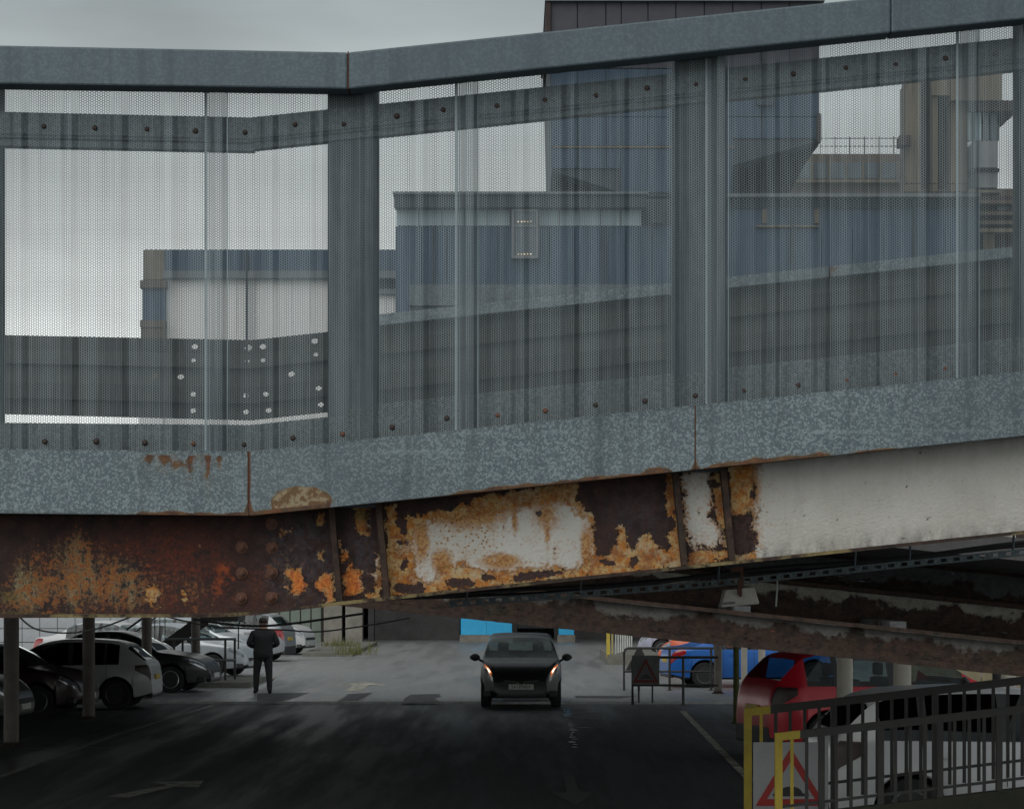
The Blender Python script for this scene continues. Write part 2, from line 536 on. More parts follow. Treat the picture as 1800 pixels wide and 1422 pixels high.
def put(name, me, parent=None, loc=None, rz=None):
    o = bpy.data.objects.new(name, me)
    COL.objects.link(o)
    if parent:
        o.parent = parent
    if loc is not None:
        o.location = loc
    if rz is not None:
        o.rotation_euler[2] = rz
    return o


def tag(o, label=None, cat=None, group=None, kind=None):
    for k, v in (('label', label), ('category', cat), ('group', group), ('kind', kind)):
        if v:
            o[k] = v
    return o


def thing(name, label, cat, loc=(0, 0, 0), group=None, rz=0.0):
    o = bpy.data.objects.new(name, None)
    o.empty_display_size = 0.2
    COL.objects.link(o)
    o.location = loc
    o.rotation_euler[2] = rz
    return tag(o, label, cat, group)


def set_attr(me, name, vals):
    a = me.attributes.new(name, 'FLOAT', 'POINT')
    a.data.foreach_set('value', np.ascontiguousarray(vals, dtype=np.float32))


def sdf(poly, X, Y):
    """Signed distance to a polygon, positive inside (numpy)."""
    p = np.array(poly, float)
    q = np.roll(p, -1, axis=0)
    d = np.full(X.shape, 1e9)
    ins = np.zeros(X.shape, bool)
    for (ax, ay), (bx, by) in zip(p, q):
        ex, ey = bx - ax, by - ay
        t = np.clip(((X - ax) * ex + (Y - ay) * ey) / (ex * ex + ey * ey + 1e-9), 0, 1)
        d = np.minimum(d, np.hypot(X - ax - t * ex, Y - ay - t * ey))
        c = (ay > Y) != (by > Y)
        with np.errstate(divide='ignore', invalid='ignore'):
            xi = ax + (Y - ay) * ex / (ey if abs(ey) > 1e-9 else 1e-9)
        ins ^= c & (X < xi)
    return np.where(ins, d, -d)


def fld(polys, X, Y, soft=12.0):
    out = np.zeros(X.shape)
    for p in polys:
        out = np.maximum(out, np.clip(0.5 + sdf(p, X, Y) / (2 * soft), 0, 1))
    return out


def blob(X, Y, cx, cy, rx, ry):
    return np.clip(1 - np.sqrt(((X - cx) / rx) ** 2 + ((Y - cy) / ry) ** 2), 0, 1)


def txt_mesh(name, body, size, mat, extrude=0.001):
    cu = bpy.data.curves.new(name, 'FONT')
    cu.body = body
    cu.size = size
    cu.align_x = 'CENTER'
    cu.align_y = 'CENTER'
    cu.extrude = extrude
    cu.resolution_u = 2
    ob = bpy.data.objects.new(name + '_tmp', cu)
    COL.objects.link(ob)
    dg = bpy.context.evaluated_depsgraph_get()
    me = bpy.data.meshes.new_from_object(ob.evaluated_get(dg))
    bpy.data.objects.remove(ob)
    bpy.data.curves.remove(cu)
    me.materials.clear()
    me.materials.append(mat)
    me.name = name
    return me


# ------------------------------------------------------------------ palette
M = {}
M['galv'] = galv_mat('galvanised_plate', (0.086, 0.118, 0.137), (0.285, 0.348, 0.368), 138.0, contrast=0.95, warp=0.15)
M['galv_cap'] = galv_mat('galvanised_cap', (0.080, 0.112, 0.132), (0.150, 0.195, 0.218), 110.0, rust=False, contrast=0.8)
M['galv_dim'] = galv_mat('galvanised_dull', (0.075, 0.100, 0.110), (0.19, 0.232, 0.245), 120.0, rust=False)
M['sheet'] = pmat('perforated_sheet', (0.25, 0.305, 0.33), (0.105, 0.132, 0.148), 7.0, 0.5, 0.15, lo=0.40, hi=0.62, stretch=(3.0, 1, 0.10))
M['edge'] = pmat('sheet_edge', (0.34, 0.42, 0.45), (0.28, 0.35, 0.38), 8.0, 0.5, 0.2)
M['post'] = pmat('galvanised_post', (0.050, 0.068, 0.080), (0.085, 0.105, 0.118), 14.0, 0.55, 0.2)
M['girder'] = girder_mat('weathered_girder')
M['flange'] = beam_mat('mossy_flange', 3, (0.24, 0.19, 0.085), 0.50)
M['stiff'] = beam_mat('stiffener_rust', 5, (0.20, 0.115, 0.055), 0.56)
M['beamA'] = beam_mat('scaled_beam_near', 1, (0.165, 0.16, 0.148), 0.52)
M['beamB'] = beam_mat('scaled_beam_mid', 2, (0.34, 0.325, 0.285), 0.58)
M['beamC'] = beam_mat('scaled_beam_far', 4, (0.12, 0.125, 0.13), 0.42)
M['bolt'] = pmat('rusty_bolt', (0.09, 0.045, 0.035), (0.20, 0.095, 0.06), 60.0, 0.8, 0.2)
M['boltg'] = pmat('dull_fixing', (0.035, 0.036, 0.038), (0.075, 0.05, 0.04), 60.0, 0.7, 0.3)
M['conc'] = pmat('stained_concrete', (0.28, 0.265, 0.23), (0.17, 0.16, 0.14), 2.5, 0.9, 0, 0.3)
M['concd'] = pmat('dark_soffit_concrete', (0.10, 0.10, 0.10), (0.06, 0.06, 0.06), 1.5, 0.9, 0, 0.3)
M['boards'] = pmat('dark_parapet_sheeting', (0.020, 0.023, 0.024), (0.036, 0.036, 0.031), 4.0, 0.7, 0, 0.2)
M['boardl'] = pmat('paler_parapet_sheeting', (0.055, 0.060, 0.059), (0.032, 0.034, 0.030), 4.0, 0.7, 0, 0.2)
M['black'] = pmat('black_metal', (0.018, 0.019, 0.02), (0.03, 0.03, 0.03), 12.0, 0.55)
M['rubber'] = pmat('rubber', (0.015, 0.015, 0.016), (0.022, 0.022, 0.022), 20.0, 0.8)
M['cable'] = pmat('cable_sheath', (0.012, 0.012, 0.013), (0.02, 0.02, 0.02), 20.0, 0.6)
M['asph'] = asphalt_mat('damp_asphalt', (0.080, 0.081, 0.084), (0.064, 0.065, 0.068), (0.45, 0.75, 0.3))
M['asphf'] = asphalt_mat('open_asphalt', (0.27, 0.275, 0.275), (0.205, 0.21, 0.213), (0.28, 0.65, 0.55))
M['mark'] = pmat('worn_road_paint', (0.62, 0.59, 0.48), (0.14, 0.137, 0.125), 6.0, 0.7, 0, 0, lo=0.40, hi=0.58)
M['markd'] = pmat('very_worn_road_paint', (0.40, 0.38, 0.34), (0.14, 0.138, 0.13), 5.0, 0.75, 0, 0, lo=0.46, hi=0.64)
M['kerb'] = pmat('kerb_stone', (0.20, 0.195, 0.17), (0.13, 0.13, 0.11), 4.0, 0.9, 0, 0.3)
M['colm'] = pmat('column_paint', (0.16, 0.145, 0.125), (0.11, 0.09, 0.075), 3.0, 0.6)
M['cream'] = pmat('cream_column_paint', (0.62, 0.58, 0.50), (0.50, 0.46, 0.39), 2.0, 0.55)
M['yellow'] = pmat('yellow_rail_paint', (0.55, 0.42, 0.05), (0.40, 0.30, 0.04), 6.0, 0.6)
M['whitep'] = pmat('white_rail_paint', (0.62, 0.65, 0.62), (0.45, 0.48, 0.45), 6.0, 0.6)
M['signw'] = pmat('sign_face', (0.40, 0.41, 0.42), (0.32, 0.33, 0.34), 4.0, 0.5)
M['signr'] = pmat('sign_red', (0.42, 0.03, 0.025), (0.32, 0.03, 0.025), 6.0, 0.5)
M['signk'] = pmat('sign_black', (0.02, 0.02, 0.02), (0.035, 0.035, 0.035), 6.0, 0.5)
M['moss'] = pmat('moss', (0.055, 0.075, 0.018), (0.10, 0.10, 0.03), 12.0, 0.95, 0, 0.6)
M['chrome'] = pmat('alloy', (0.50, 0.51, 0.52), (0.40, 0.41, 0.42), 12.0, 0.32, 0.8)
M['alloyd'] = pmat('dark_alloy', (0.16, 0.16, 0.17), (0.11, 0.11, 0.12), 12.0, 0.35, 0.7)
M['trim'] = pmat('dark_plastic_trim', (0.025, 0.026, 0.028), (0.04, 0.04, 0.042), 12.0, 0.6)
M['cabin'] = pmat('cabin_fabric', (0.02, 0.02, 0.022), (0.035, 0.035, 0.036), 12.0, 0.9)
M['lamp'] = pmat('headlamp_lens', (0.42, 0.45, 0.48), (0.16, 0.17, 0.19), 16.0, 0.12, 0.4, coat=1)
M['tail'] = pmat('tail_lamp_lens', (0.40, 0.012, 0.02), (0.22, 0.008, 0.012), 14.0, 0.15, 0, coat=1)
M['taild'] = pmat('dark_tail_lamp_lens', (0.05, 0.012, 0.014), (0.02, 0.01, 0.012), 14.0, 0.35, 0)
M['glass'] = glass_mat('car_glass')
M['glassd'] = glass_mat('tinted_car_glass', (0.06, 0.065, 0.065))
M['platew'] = pmat('number_plate_white', (0.62, 0.64, 0.60), (0.50, 0.52, 0.48), 20.0, 0.5)
M['platey'] = pmat('number_plate_yellow', (0.62, 0.44, 0.05), (0.50, 0.36, 0.05), 20.0, 0.5)

# ================================================================== the setting
def sheet(name, x0, x1, y0, y1, z, mat, nx=1, ny=1):
    b = MB()
    b.add([(x0, y0, z), (x1, y0, z), (x1, y1, z), (x0, y1, z)], [(0, 1, 2, 3)])
    return b.build(name, mat)


STEP = 52.7
LV = 0.045              # the open forecourt lies one shallow step above the covered road
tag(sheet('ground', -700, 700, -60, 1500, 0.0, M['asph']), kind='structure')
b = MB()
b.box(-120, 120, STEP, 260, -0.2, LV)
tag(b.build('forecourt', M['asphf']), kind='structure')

# ------------------------------------------------------------------ footbridge ramp
def kink(kx, y0, yk, sl):
    return lambda x: y0 + (yk - y0) * x / kx if x <= kx else yk + sl * (x - kx)


cap_t, cap_b = kink(612, 80, 92, -0.1035), kink(612, 148, 157, -0.1035)
rail_t, rail_b = kink(440, 197, 207, -0.104), kink(440, 253, 262, -0.104)
band_t, band_b = kink(440, 789, 793, -0.1035), kink(440, 902, 906, -0.1035)
_fx = np.array([-90, 380, 450, 520, 600, 1950.0])
_fy = np.array([1086, 1085, 1081, 1072.5, 1063, 923.0])
flg_b = lambda x: float(np.interp(x, _fx, _fy))
far_t, far_b = kink(440, 588, 597, -0.107), kink(440, 727, 738, -0.107)


def strip(mb, pxs, top, bot, yf, yb, yref=None, mi=0):
    """Bar following the ramp: photo-space top and bottom lines at distance yref, pushed from yf to yb."""
    yr = yref or yf
    vs = []
    for x in pxs:
        X = PX(x, yr)
        zt, zb = PZ(top(x), yr), PZ(bot(x), yr)
        vs += [(X, yf, zt), (X, yf, zb), (X, yb, zb), (X, yb, zt)]
    n = len(pxs)
    fs = [(4 * i + k, 4 * i + (k + 1) % 4, 4 * i + 4 + (k + 1) % 4, 4 * i + 4 + k) for i in range(n - 1) for k in range(4)]
    fs += [(0, 1, 2, 3), tuple(4 * (n - 1) + k for k in (3, 2, 1, 0))]
    return mb.add(vs, fs, mi)


def xs(a, b, kinks=(440, 612), step=60):
    r = set(np.arange(a, b, step).tolist() + [a, b])
    r |= {k for k in kinks if a < k < b}
    return sorted(r)


def plate(name, pxs, rows, top, bot, yf, depth, mat, parent, attrs, lip=0.0):
    """Folded plate: finely divided front face carrying wear attributes, returned at top and bottom."""
    px = np.array(pxs, float)
    t = np.array([top(x) for x in px])
    bo = np.array([bot(x) for x in px])
    ks = np.linspace(0, 1, rows)
    X = np.tile(px, (rows + 2, 1))
    k = np.concatenate([[0], ks, [1]])[:, None]
    Y = t[None, :] + (bo - t)[None, :] * k
    D = np.full(X.shape, yf)
    D[0] += depth
    D[-1] += depth
    wx = (X - 900.0) / FPX * yf
    wz = EYE + (HOR - Y) / FPX * yf
    co = np.stack([wx, D, wz], -1).reshape(-1, 3)
    nr, nc = X.shape
    fs = []
    for i in range(nr - 1):
        for j in range(nc - 1):
            a = i * nc + j
            fs.append((a, a + nc, a + nc + 1, a + 1))
    fs.append(tuple(i * nc for i in range(nr)))
    fs.append(tuple(i * nc + nc - 1 for i in range(nr))[::-1])
    me = bpy.data.meshes.new(name)
    me.from_pydata(co.tolist(), [], fs)
    me.materials.append(mat)
    for kname, val in attrs(X, Y).items():
        set_attr(me, kname, val.reshape(-1))
    me.update()
    return put(name, me, parent)


ramp = thing('footbridge_ramp', 'galvanised footbridge ramp with perforated screens above a rusting white girder', 'footbridge', (0, 10, 0))
ramp.location = (0, 0, 0)

# capping rail along the top, three lengths
for a, b_ in ((-90, 610.5), (613, 1566), (1566.6, 1960)):
    m = MB()
    strip(m, xs(a, b_), cap_t, cap_b, 9.86, 9.985)
    o = m.build('capping_rail', M['galv_cap'], ramp)
    bv = o.modifiers.new('edge', 'BEVEL')
    bv.width = 0.008
    bv.segments = 2
m = MB()
m.prism([P(610.5, 91, 9.87), P(613, 91, 9.87), P(613, 157, 9.87), P(610.5, 157, 9.87)], 9.87, 9.98)
m.build('joint_strip', M['bolt'], ramp)

# perforated corrugated sheets: every hole is cut through
def perforated_mesh():
    S = 425.0
    dc, dv = 105.0 / 26, 4.45
    r = dc / 1.5
    kx = np.array([0, 6.5, 15.0, 73.0, 81.5, 88.0])
    ku = np.array([0, 6.5, 23.5, 81.5, 98.5, 105.0])
    kd = np.array([14.9, 14.9, 0, 0, 14.9, 14.9])

    def unroll(u):
        n = np.floor(u / 105.0)
        w = u - n * 105.0
        return n * 88.0 + np.interp(w, ku, kx), np.interp(w, ku, kd)
    nc = int(round((546.5 + 32.5) / dc))
    nr = 154
    I, J = np.meshgrid(np.arange(nc), np.arange(nr), indexing='ij')
    cu = -32.5 + I * dc
    cv = J * dv + (I % 2) * dv / 2
    cu, cv = cu.ravel(), cv.ravel()
    hx = np.array([r, r / 2, -r / 2, -r, -r / 2, r / 2])
    hy = np.array([0, dv / 2, dv / 2, 0, -dv / 2, -dv / 2])
    kh = 0.768
    U = np.concatenate([cu[:, None] + hx, cu[:, None] + hx * kh], 1)
    V = np.concatenate([cv[:, None] + hy, cv[:, None] + hy * kh], 1)
    x, d = unroll(U.ravel())
    co = np.stack([x / S, -d / S, V.ravel() / S], -1)
    nv = len(co)
    base = np.arange(len(cu))[:, None] * 12
    fa = np.array([[k, (k + 1) % 6, 6 + (k + 1) % 6, 6 + k] for k in range(6)]).ravel()
    loops = (base + fa).ravel()
    nf = len(cu) * 6
    # plain edge strips, 5 px wide
    ex = []
    for x0, x1, ud in ((-26.5, -23.0, 0.0), (13.0, 15.0, 1.0)):
        off = 0 if ud == 0 else 5 * 88
        dd = 0.0 if ud == 0 else 2.5
        ex.append([(x0 + off, dd), (x1 + off, dd)])
    z0, z1 = -3 / S, (nr * dv + 3) / S
    extra, el = [], []
    for (p, q) in ex:
        k = nv + len(extra)
        extra += [(p[0] / S, -p[1] / S, z0), (q[0] / S, -q[1] / S, z0), (q[0] / S, -q[1] / S, z1), (p[0] / S, -p[1] / S, z1)]
        el += [k, k + 1, k + 2, k + 3]
    co = np.concatenate([co, np.array(extra)])
    loops = np.concatenate([loops, np.array(el)])
    nft = nf + len(ex)
    me = bpy.data.meshes.new('perforated_sheet')
    me.vertices.add(len(co))
    me.vertices.foreach_set('co', co.astype(np.float32).ravel())
    me.loops.add(len(loops))
    me.loops.foreach_set('vertex_index', loops.astype(np.int32))
    me.polygons.add(nft)
    me.polygons.foreach_set('loop_start', np.arange(0, nft * 4, 4, dtype=np.int32))
    me.materials.append(M['sheet'])
    me.materials.append(M['edge'])
    mi = np.zeros(nft, np.int32)
    mi[nf:] = 1
    me.polygons.foreach_set('material_index', mi)
    me.update(calc_edges=True)
    me.validate()
    return me


perf = perforated_mesh()
for i, k in enumerate(range(-1, 4)):
    crest = 386 + 440 * k
    xm = crest + 220
    ybot = 805 if xm < 440 else band_t(crest - 24) + 9
    if i == 1:
        ybot = 806
    X, Z = P(crest, ybot, 10.0)
    o = put('perforated_sheet', perf, ramp, (X, 10.0 - 0.0025 * i, Z))
    o.rotation_euler = (R((0.12, -0.1, 0.05, -0.08, 0.1)[i]), 0, R((0.05, -0.06, 0.08, -0.04, 0.05)[i]))

# top rail the sheets are bolted to, with its lower lip
m = MB()
mid = lambda x: rail_b(x) - 17
for a, b_ in ((-90, 446), (446, 1960)):
    m = MB()
    strip(m, xs(a, b_), rail_t, lambda x: rail_b(x) - 18, 10.008, 10.03)
    strip(m, xs(a, b_), lambda x: rail_b(x) - 11 + (3 if b_ < 500 else 0), lambda x: rail_b(x) + (3 if b_ < 500 else 0), 10.035, 10.11)
    strip(m, xs(a, b_), lambda x: rail_b(x) - 18, lambda x: rail_b(x) - 12, 10.02, 10.09)
    m.build('screen_rail', M['galv_dim'], ramp)
# under the cap: head channel
m = MB()
strip(m, xs(-90, 1960), lambda x: cap_b(x) - 30, lambda x: cap_b(x) + 3, 10.01, 10.045, 10.01)
m.build('head_channel', M['post'], ramp)

# posts
for a, b_ in ((-90, -8), (576, 662), (1185, 1276), (1797, 1884)):
    xm = (a + b_) / 2
    m = MB()
    X0, X1 = PX(a, 10.06), PX(b_, 10.06)
    zt, zb = PZ(cap_t(xm) + 12, 10.0), PZ(band_b(xm) + 4, 10.0)
    m.box(X0, X1, 10.055, 10.07, zb, zt)
    m.box((X0 + X1) / 2 - 0.006, (X0 + X1) / 2 + 0.006, 10.07, 10.24, zb, zt)
    m.box(X0, X1, 10.24, 10.255, zb, zt)
    m.build('post', M['post'], ramp)

M['galv_kick'] = galv_mat('galvanised_kick_plate', (0.055, 0.070, 0.074), (0.20, 0.235, 0.235), 130.0, warp=0.15)
# kick plates behind the foot of the sheets
NOAT = lambda X, Y: {'rust': X * 0, 'pale': X * 0, 'grime': np.clip((Y - 770 + np.maximum(0, (X - 440) * 0.1035)) / 30.0, 0, 0.9)}
plate('kick_plate', xs(-90, 612, (440,), 20), 5, lambda x: band_t(x) - 46, lambda x: band_t(x) + 14, 10.012, 0.03, M['galv_kick'], ramp, NOAT)
plate('kick_plate', xs(612, 1960, (), 20), 5, lambda x: band_t(x) - 60, lambda x: band_t(x) + 14, 10.014, 0.03, M['galv_kick'], ramp, NOAT)

# fixings through the sheet valleys
fm = MB().lathe([(0.0, -0.010), (0.006, -0.010), (0.011, -0.005), (0.0135, 0.0)], (0, 0, 0), 'Y', 10).mesh('bolt', M['boltg'], True)
fm2 = fm.copy()
fm2.materials[0] = M['bolt']
for k in range(-1, 22):
    x = 78 + 88 * k
    for q_, yy in enumerate(((rail_t(x) + rail_b(x)) / 2 - 4, band_t(x) - 14 - 4 * (x > 700))):
        X, Z = P(x + random.gauss(0, 2.5), yy + random.gauss(0, 2.0), 10.0)
        o = put('bolt', fm2 if q_ and random.random() < 0.3 else fm, ramp, (X, 9.998, Z))
        s_ = random.uniform(0.72, 1.0)
        o.scale = (s_, s_, s_)

# edge fascia, three folded lengths with rust at joints and drips
def fascia_attr(X, Y):
    bt = np.vectorize(band_b)(X)
    tp = np.vectorize(band_t)(X)
    e = bt - Y                                  # px above bottom edge
    rust = np.zeros(X.shape)
    # blotch with drips under the fixings
    rust = np.maximum(rust, 0.60 * blob(X, Y, 318, 814, 95, 24) ** 0.6)
    for cx, w, h in ((262, 16, 30), (290, 20, 45), (335, 15, 85), (366, 14, 105), (385, 9, 45)):
        rust = np.maximum(rust, 0.85 * np.clip(1 - np.abs(X - cx) / w, 0, 1) ** 0.6 * np.clip(1 - (Y - 805) / h, 0, 1) * (Y > 800))
    # rust skirt on the lower edge
    wob = 2.0 * np.sin(X * 0.11) + 2.0 * np.sin(X * 0.043 + 1)
    lower = np.zeros(X.shape)
    for a, b_, hh in ((215, 600, 8), (770, 1200, 8), (1215, 1480, 11), (1480, 1600, 4)):
        env = np.clip(np.minimum(X - a, b_ - X) / 40, 0, 1)
        lower = np.maximum(lower, env * np.clip(1.15 - e / (hh + wob), 0, 1))
    rust = np.maximum(rust, lower)
    # joint
    jw = 3.5 + 12 * np.clip(1 - e / 26, 0, 1) ** 1.5
    rust = np.maximum(rust, np.clip(1.3 - np.abs(X - 437.5) / jw, 0, 1))
    rust = np.maximum(rust, 0.9 * np.clip(1.2 - np.abs(X - 1222) / (2 + 14 * np.clip(1 - e / 12, 0, 1)), 0, 1))
    # peeled patches
    pale = 0.0 * X
    d = blob(X, Y, 530, 884, 62, 34)
    pale = np.maximum(pale, np.clip(d * 3, 0, 1))
    rust = np.maximum(rust, np.clip(d * 4, 0, 0.85))
    d = blob(X, Y, 1158, 836, 40, 20)
    rust = np.maximum(rust, np.clip(d * 2.2, 0, 0.7))
    grime = np.clip((6 - e) / 10, 0, 0.5) * (X < 260) + 0.25 * np.clip(1 - (Y - tp) / 6, 0, 1)
    return {'rust': rust, 'pale': pale * (e > 8 + wob), 'grime': grime}


for a, b_ in ((-90, 435.5), (439.5, 1220.8), (1223.2, 1960)):
    plate('edge_fascia', xs(a, b_, (440, 450), 4), 24, band_t, band_b, 9.90, 0.115, M['galv'], ramp, fascia_attr)
m = MB()
mm = MB()
m.prism([P(435, 793, 9.905), P(440, 793, 9.905), P(441, 905, 9.905), P(434, 905, 9.905)], 9.906, 10.0)
mm.prism([P(1220, 713, 9.905), P(1224, 713, 9.905), P(1224, 824, 9.905), P(1220, 824, 9.905)], 9.906, 10.0)
mm.build('joint_backing', M['bolt'], ramp)
m.build('joint_backing', M['bolt'], ramp)

# ---- girder web with the wear map traced from its patches of paint
def z8(l):
    return [(560 + x / 4.5, 870 + y / 4.5) for x, y in l]


def z1(l):
    return [(940 + x / 4.5, 820 + y / 4.5) for x, y in l]


def z2(l):
    return [(400 + x / 3.741, 870 + y / 3.741) for x, y in l]


W_PAINT = [
    [(751, 912), (782, 914), (818, 908), (840, 899), (871, 897), (911, 890), (962, 882), (998, 882), (1013, 896), (1042, 916), (1040, 940), (1044, 962), (1040, 984), (1013, 1003), (991, 1002), (940, 998), (893, 1003), (847, 1008), (827, 1001), (815, 990), (776, 994), (769, 1021), (756, 1032), (731, 1012), (729, 986), (720, 968), (724, 948), (742, 921)],
    [(1196, 825), (1249, 820), (1253, 876), (1251, 909), (1269, 931), (1271, 951), (1256, 967), (1236, 964), (1211, 969), (1207, 931), (1200, 887)],
    [(1338, 800), (1960, 735), (1960, 960), (1560, 990), (1330, 1010), (1322, 965), (1334, 938), (1318, 925), (1326, 905), (1312, 893), (1328, 868), (1322, 845)],
    z8([(640, 320), (700, 330), (720, 420), (680, 480), (640, 540), (620, 480), (650, 400)]),
    z8([(430, 560), (460, 480), (480, 470), (480, 560), (440, 690), (420, 680)]),
]
W_OCHRE = [
    [(677, 888), (695, 888), (702, 915), (714, 907), (780, 899), (800, 892), (806, 884), (815, 880), (822, 886), (838, 878), (850, 872), (900, 865), (930, 858), (965, 850), (1015, 846), (1013, 880), (1030, 897), (1047, 902), (1043, 930), (1048, 975), (1072, 977), (1082, 958), (1088, 925), (1093, 922), (1101, 940), (1100, 962), (1115, 972), (1123, 948), (1130, 935), (1140, 937), (1150, 952), (1160, 966), (1175, 962), (1185, 945), (1196, 940), (1206, 992), (1190, 998), (690, 1050), (683, 1040)],
    z8([(265, 70), (400, 70), (385, 150), (385, 230), (415, 325), (330, 300), (310, 290), (290, 230)]),
    z8([(160, 360), (200, 430), (260, 480), (270, 590), (330, 610), (350, 740), (300, 800), (210, 810), (190, 640), (240, 560), (240, 490), (180, 550)]),
    z8([(465, 470), (490, 470), (500, 820), (400, 840), (370, 790), (430, 760), (460, 690), (430, 660), (440, 560)]),
    z1([(1045, 40), (1110, 50), (1130, 340), (1145, 570), (1060, 580), (1040, 520), (1120, 480), (1120, 420), (1040, 400), (1035, 300), (1020, 200)]),
    z1([(1395, 40), (1480, 40), (1520, 300), (1540, 640), (1500, 650), (1490, 520), (1440, 420), (1410, 250)]),
    z1([(1215, 690), (1330, 655), (1420, 670), (1530, 640), (1550, 740), (1220, 790)]),
    [(1281, 815), (1330, 815), (1322, 870), (1338, 890), (1330, 925), (1318, 900), (1300, 905), (1288, 905)],
    [(1290, 975), (1345, 960), (1345, 985), (1290, 990)],
    [(1790, 925), (1830, 905), (1830, 935), (1795, 942)],
    z2([(430, 215), (415, 210), (420, 225)]), z2([(355, 500), (470, 480), (520, 550), (530, 590), (490, 660), (400, 630), (420, 570)]),
    z2([(565, 570), (600, 560), (640, 505), (690, 520), (700, 690), (660, 712), (640, 620), (590, 655)]),
    z2([(322, 270), (350, 225), (382, 240), (372, 274)]), z2([(595, 400), (632, 372), (622, 432)]), z2([(375, 595), (410, 590), (412, 630), (380, 625)]),
    z2([(568, 140), (620, 130), (625, 170), (605, 205)]),
    [(258, 1030), (277, 1028), (276, 1052), (272, 1062), (262, 1062)], [(320, 1040), (328, 1045), (327, 1058), (321, 1055)],
]
W_VIVID = W_OCHRE[11:13] + [W_OCHRE[2]]
W_FLAKE = [
    z8([(630, 150), (665, 170), (690, 200), (710, 250), (690, 335), (655, 300), (615, 220)]), z8([(607, 360), (660, 350), (715, 370), (690, 395), (640, 400)]),
    z8([(640, 590), (690, 485), (712, 550), (680, 590)]), z8([(600, 700), (720, 690), (830, 700), (838, 780), (760, 795), (610, 770)]),
    z8([(1000, 700), (1040, 650), (1110, 670), (1180, 650), (1240, 690), (1230, 720), (1120, 740), (1010, 730)]), z8([(1290, 640), (1330, 620), (1425, 645), (1400, 670), (1300, 675)]),
    z8([(1540, 650), (1640, 600), (1800, 615), (1800, 650), (1640, 680), (1530, 675)]), z1([(0, 830), (100, 830), (240, 800), (220, 850), (60, 880), (0, 890)]),
    z1([(500, 740), (560, 730), (630, 770), (580, 790)]), z1([(760, 720), (800, 710), (825, 760), (780, 800), (750, 790)]),
    z1([(1375, 110), (1420, 105), (1470, 130), (1460, 175), (1390, 160)]), z1([(1085, 345), (1120, 350), (1115, 380), (1090, 380)]), z1([(1500, 500), (1520, 490), (1522, 560), (1505, 550)]),
    z1([(1570, 400), (1610, 410), (1640, 440), (1690, 380), (1730, 400), (1690, 470), (1680, 550), (1740, 600), (1735, 670), (1660, 700), (1600, 705), (1570, 600)]),
    z8([(1730, 140), (1750, 130), (1752, 160), (1735, 170)]), z8([(210, 800), (340, 790), (350, 830), (220, 835)]), z8([(190, 560), (235, 500), (240, 520), (205, 600)]),
    z1([(1735, 520), (1748, 520), (1745, 560), (1733, 555)]),
]


def girder_attr(X, Y):
    bt = np.vectorize(band_b)(X)
    fb = np.interp(X, _fx, _fy)
    e = fb - Y
    paint = fld(W_PAINT, X, Y, 14)
    ochre = fld(W_OCHRE, X, Y, 9)
    vivid = fld(W_VIVID, X, Y, 9)
    flake = fld(W_FLAKE, X, Y, 8)
    paint = np.minimum(paint, 1 - 0.0 * flake)
    red = np.clip(blob(X, Y, 300, 1010, 260, 110) * 1.6, 0, 1) + 0.8 * blob(X, Y, 160, 990, 120, 60)
    red = np.clip(red, 0, 1) * (X < 470)
    glow = np.clip(blob(X, Y, 394, 1020, 36, 52) * 0.95, 0, 0.55)
    speck = np.clip(1.1 * blob(X, Y, 130, 1020, 150, 85) + 0.9 * blob(X, Y, 140, 970, 30, 60) + 0.7 * blob(X, Y, 225, 1030, 80, 70) + 0.6 * blob(X, Y, 40, 1050, 110, 50) + 0.45 * blob(X, Y, 330, 1040, 90, 60) + 0.4 * blob(X, Y, 500, 1010, 80, 80), 0, 1)
    stain = np.clip(1.3 * blob(X, Y, 830, 905, 120, 50) + blob(X, Y, 700, 960, 40, 80) + 1.2 * blob(X, Y, 960, 905, 40, 50), 0, 1) + 1.3 * blob(X, Y, 1318, 860, 34, 60)
    for cx, cy, rx, ry in ((962, 925, 9, 60), (905, 915, 8, 46), (742, 950, 22, 60), (776, 985, 30, 34), (880, 985, 60, 22), (1030, 960, 16, 60), (858, 905, 30, 30)):
        stain = np.maximum(stain, np.clip(1.6 * blob(X, Y, cx, cy, rx, ry), 0, 1))
    stain = np.clip(stain + np.clip(1 - (Y - bt) / 22, 0, 1) * 0.6 * (X > 690) * (X < 1020), 0, 1)
    spots = np.clip(blob(X, Y, 820, 945, 110, 60) * 1.4 + 0.8 * blob(X, Y, 1330, 900, 40, 60), 0, 1)
    grime = np.clip(1 - (e - 8) / 30, 0, 1) * (X > 1340) * 0.75 + np.clip(1 - (Y - bt) / 40, 0, 1) * (X > 1300) * 0.35
    moss = np.clip(1.1 - e / 16, 0, 1) * (0.55 + 0.25 * np.sin(X * 0.021)) * (X < 1300) + 0.7 * blob(X, Y, 15, 1050, 80, 40)
    moss = np.clip(moss + 0.8 * blob(X, Y, 635, 905, 40, 36), 0, 1)
    cool = np.clip(1.6 * blob(X, Y, 525, 985, 90, 100) + 1.2 * blob(X, Y, 640, 960, 40, 90) + 0.8 * blob(X, Y, 1120, 900, 90, 70), 0, 1)
    bleed = 1.0 - 0.75 * np.clip((X - 1345) / 30, 0, 1)
    return dict(paint=paint, ochre=ochre, vivid=np.clip((vivid - 0.3) * 1.4, 0, 1), flake=flake, red=red, glow=glow, speck=speck, stain=stain, spots=spots, grime=grime, moss=moss, bleed=bleed, cool=cool)


girder = plate('girder', xs(-90, 1950, (450,), 4), 52, lambda x: band_b(x) - 14, lambda x: flg_b(x) - 4, 10.10, 0.012, M['girder'], ramp, girder_attr)


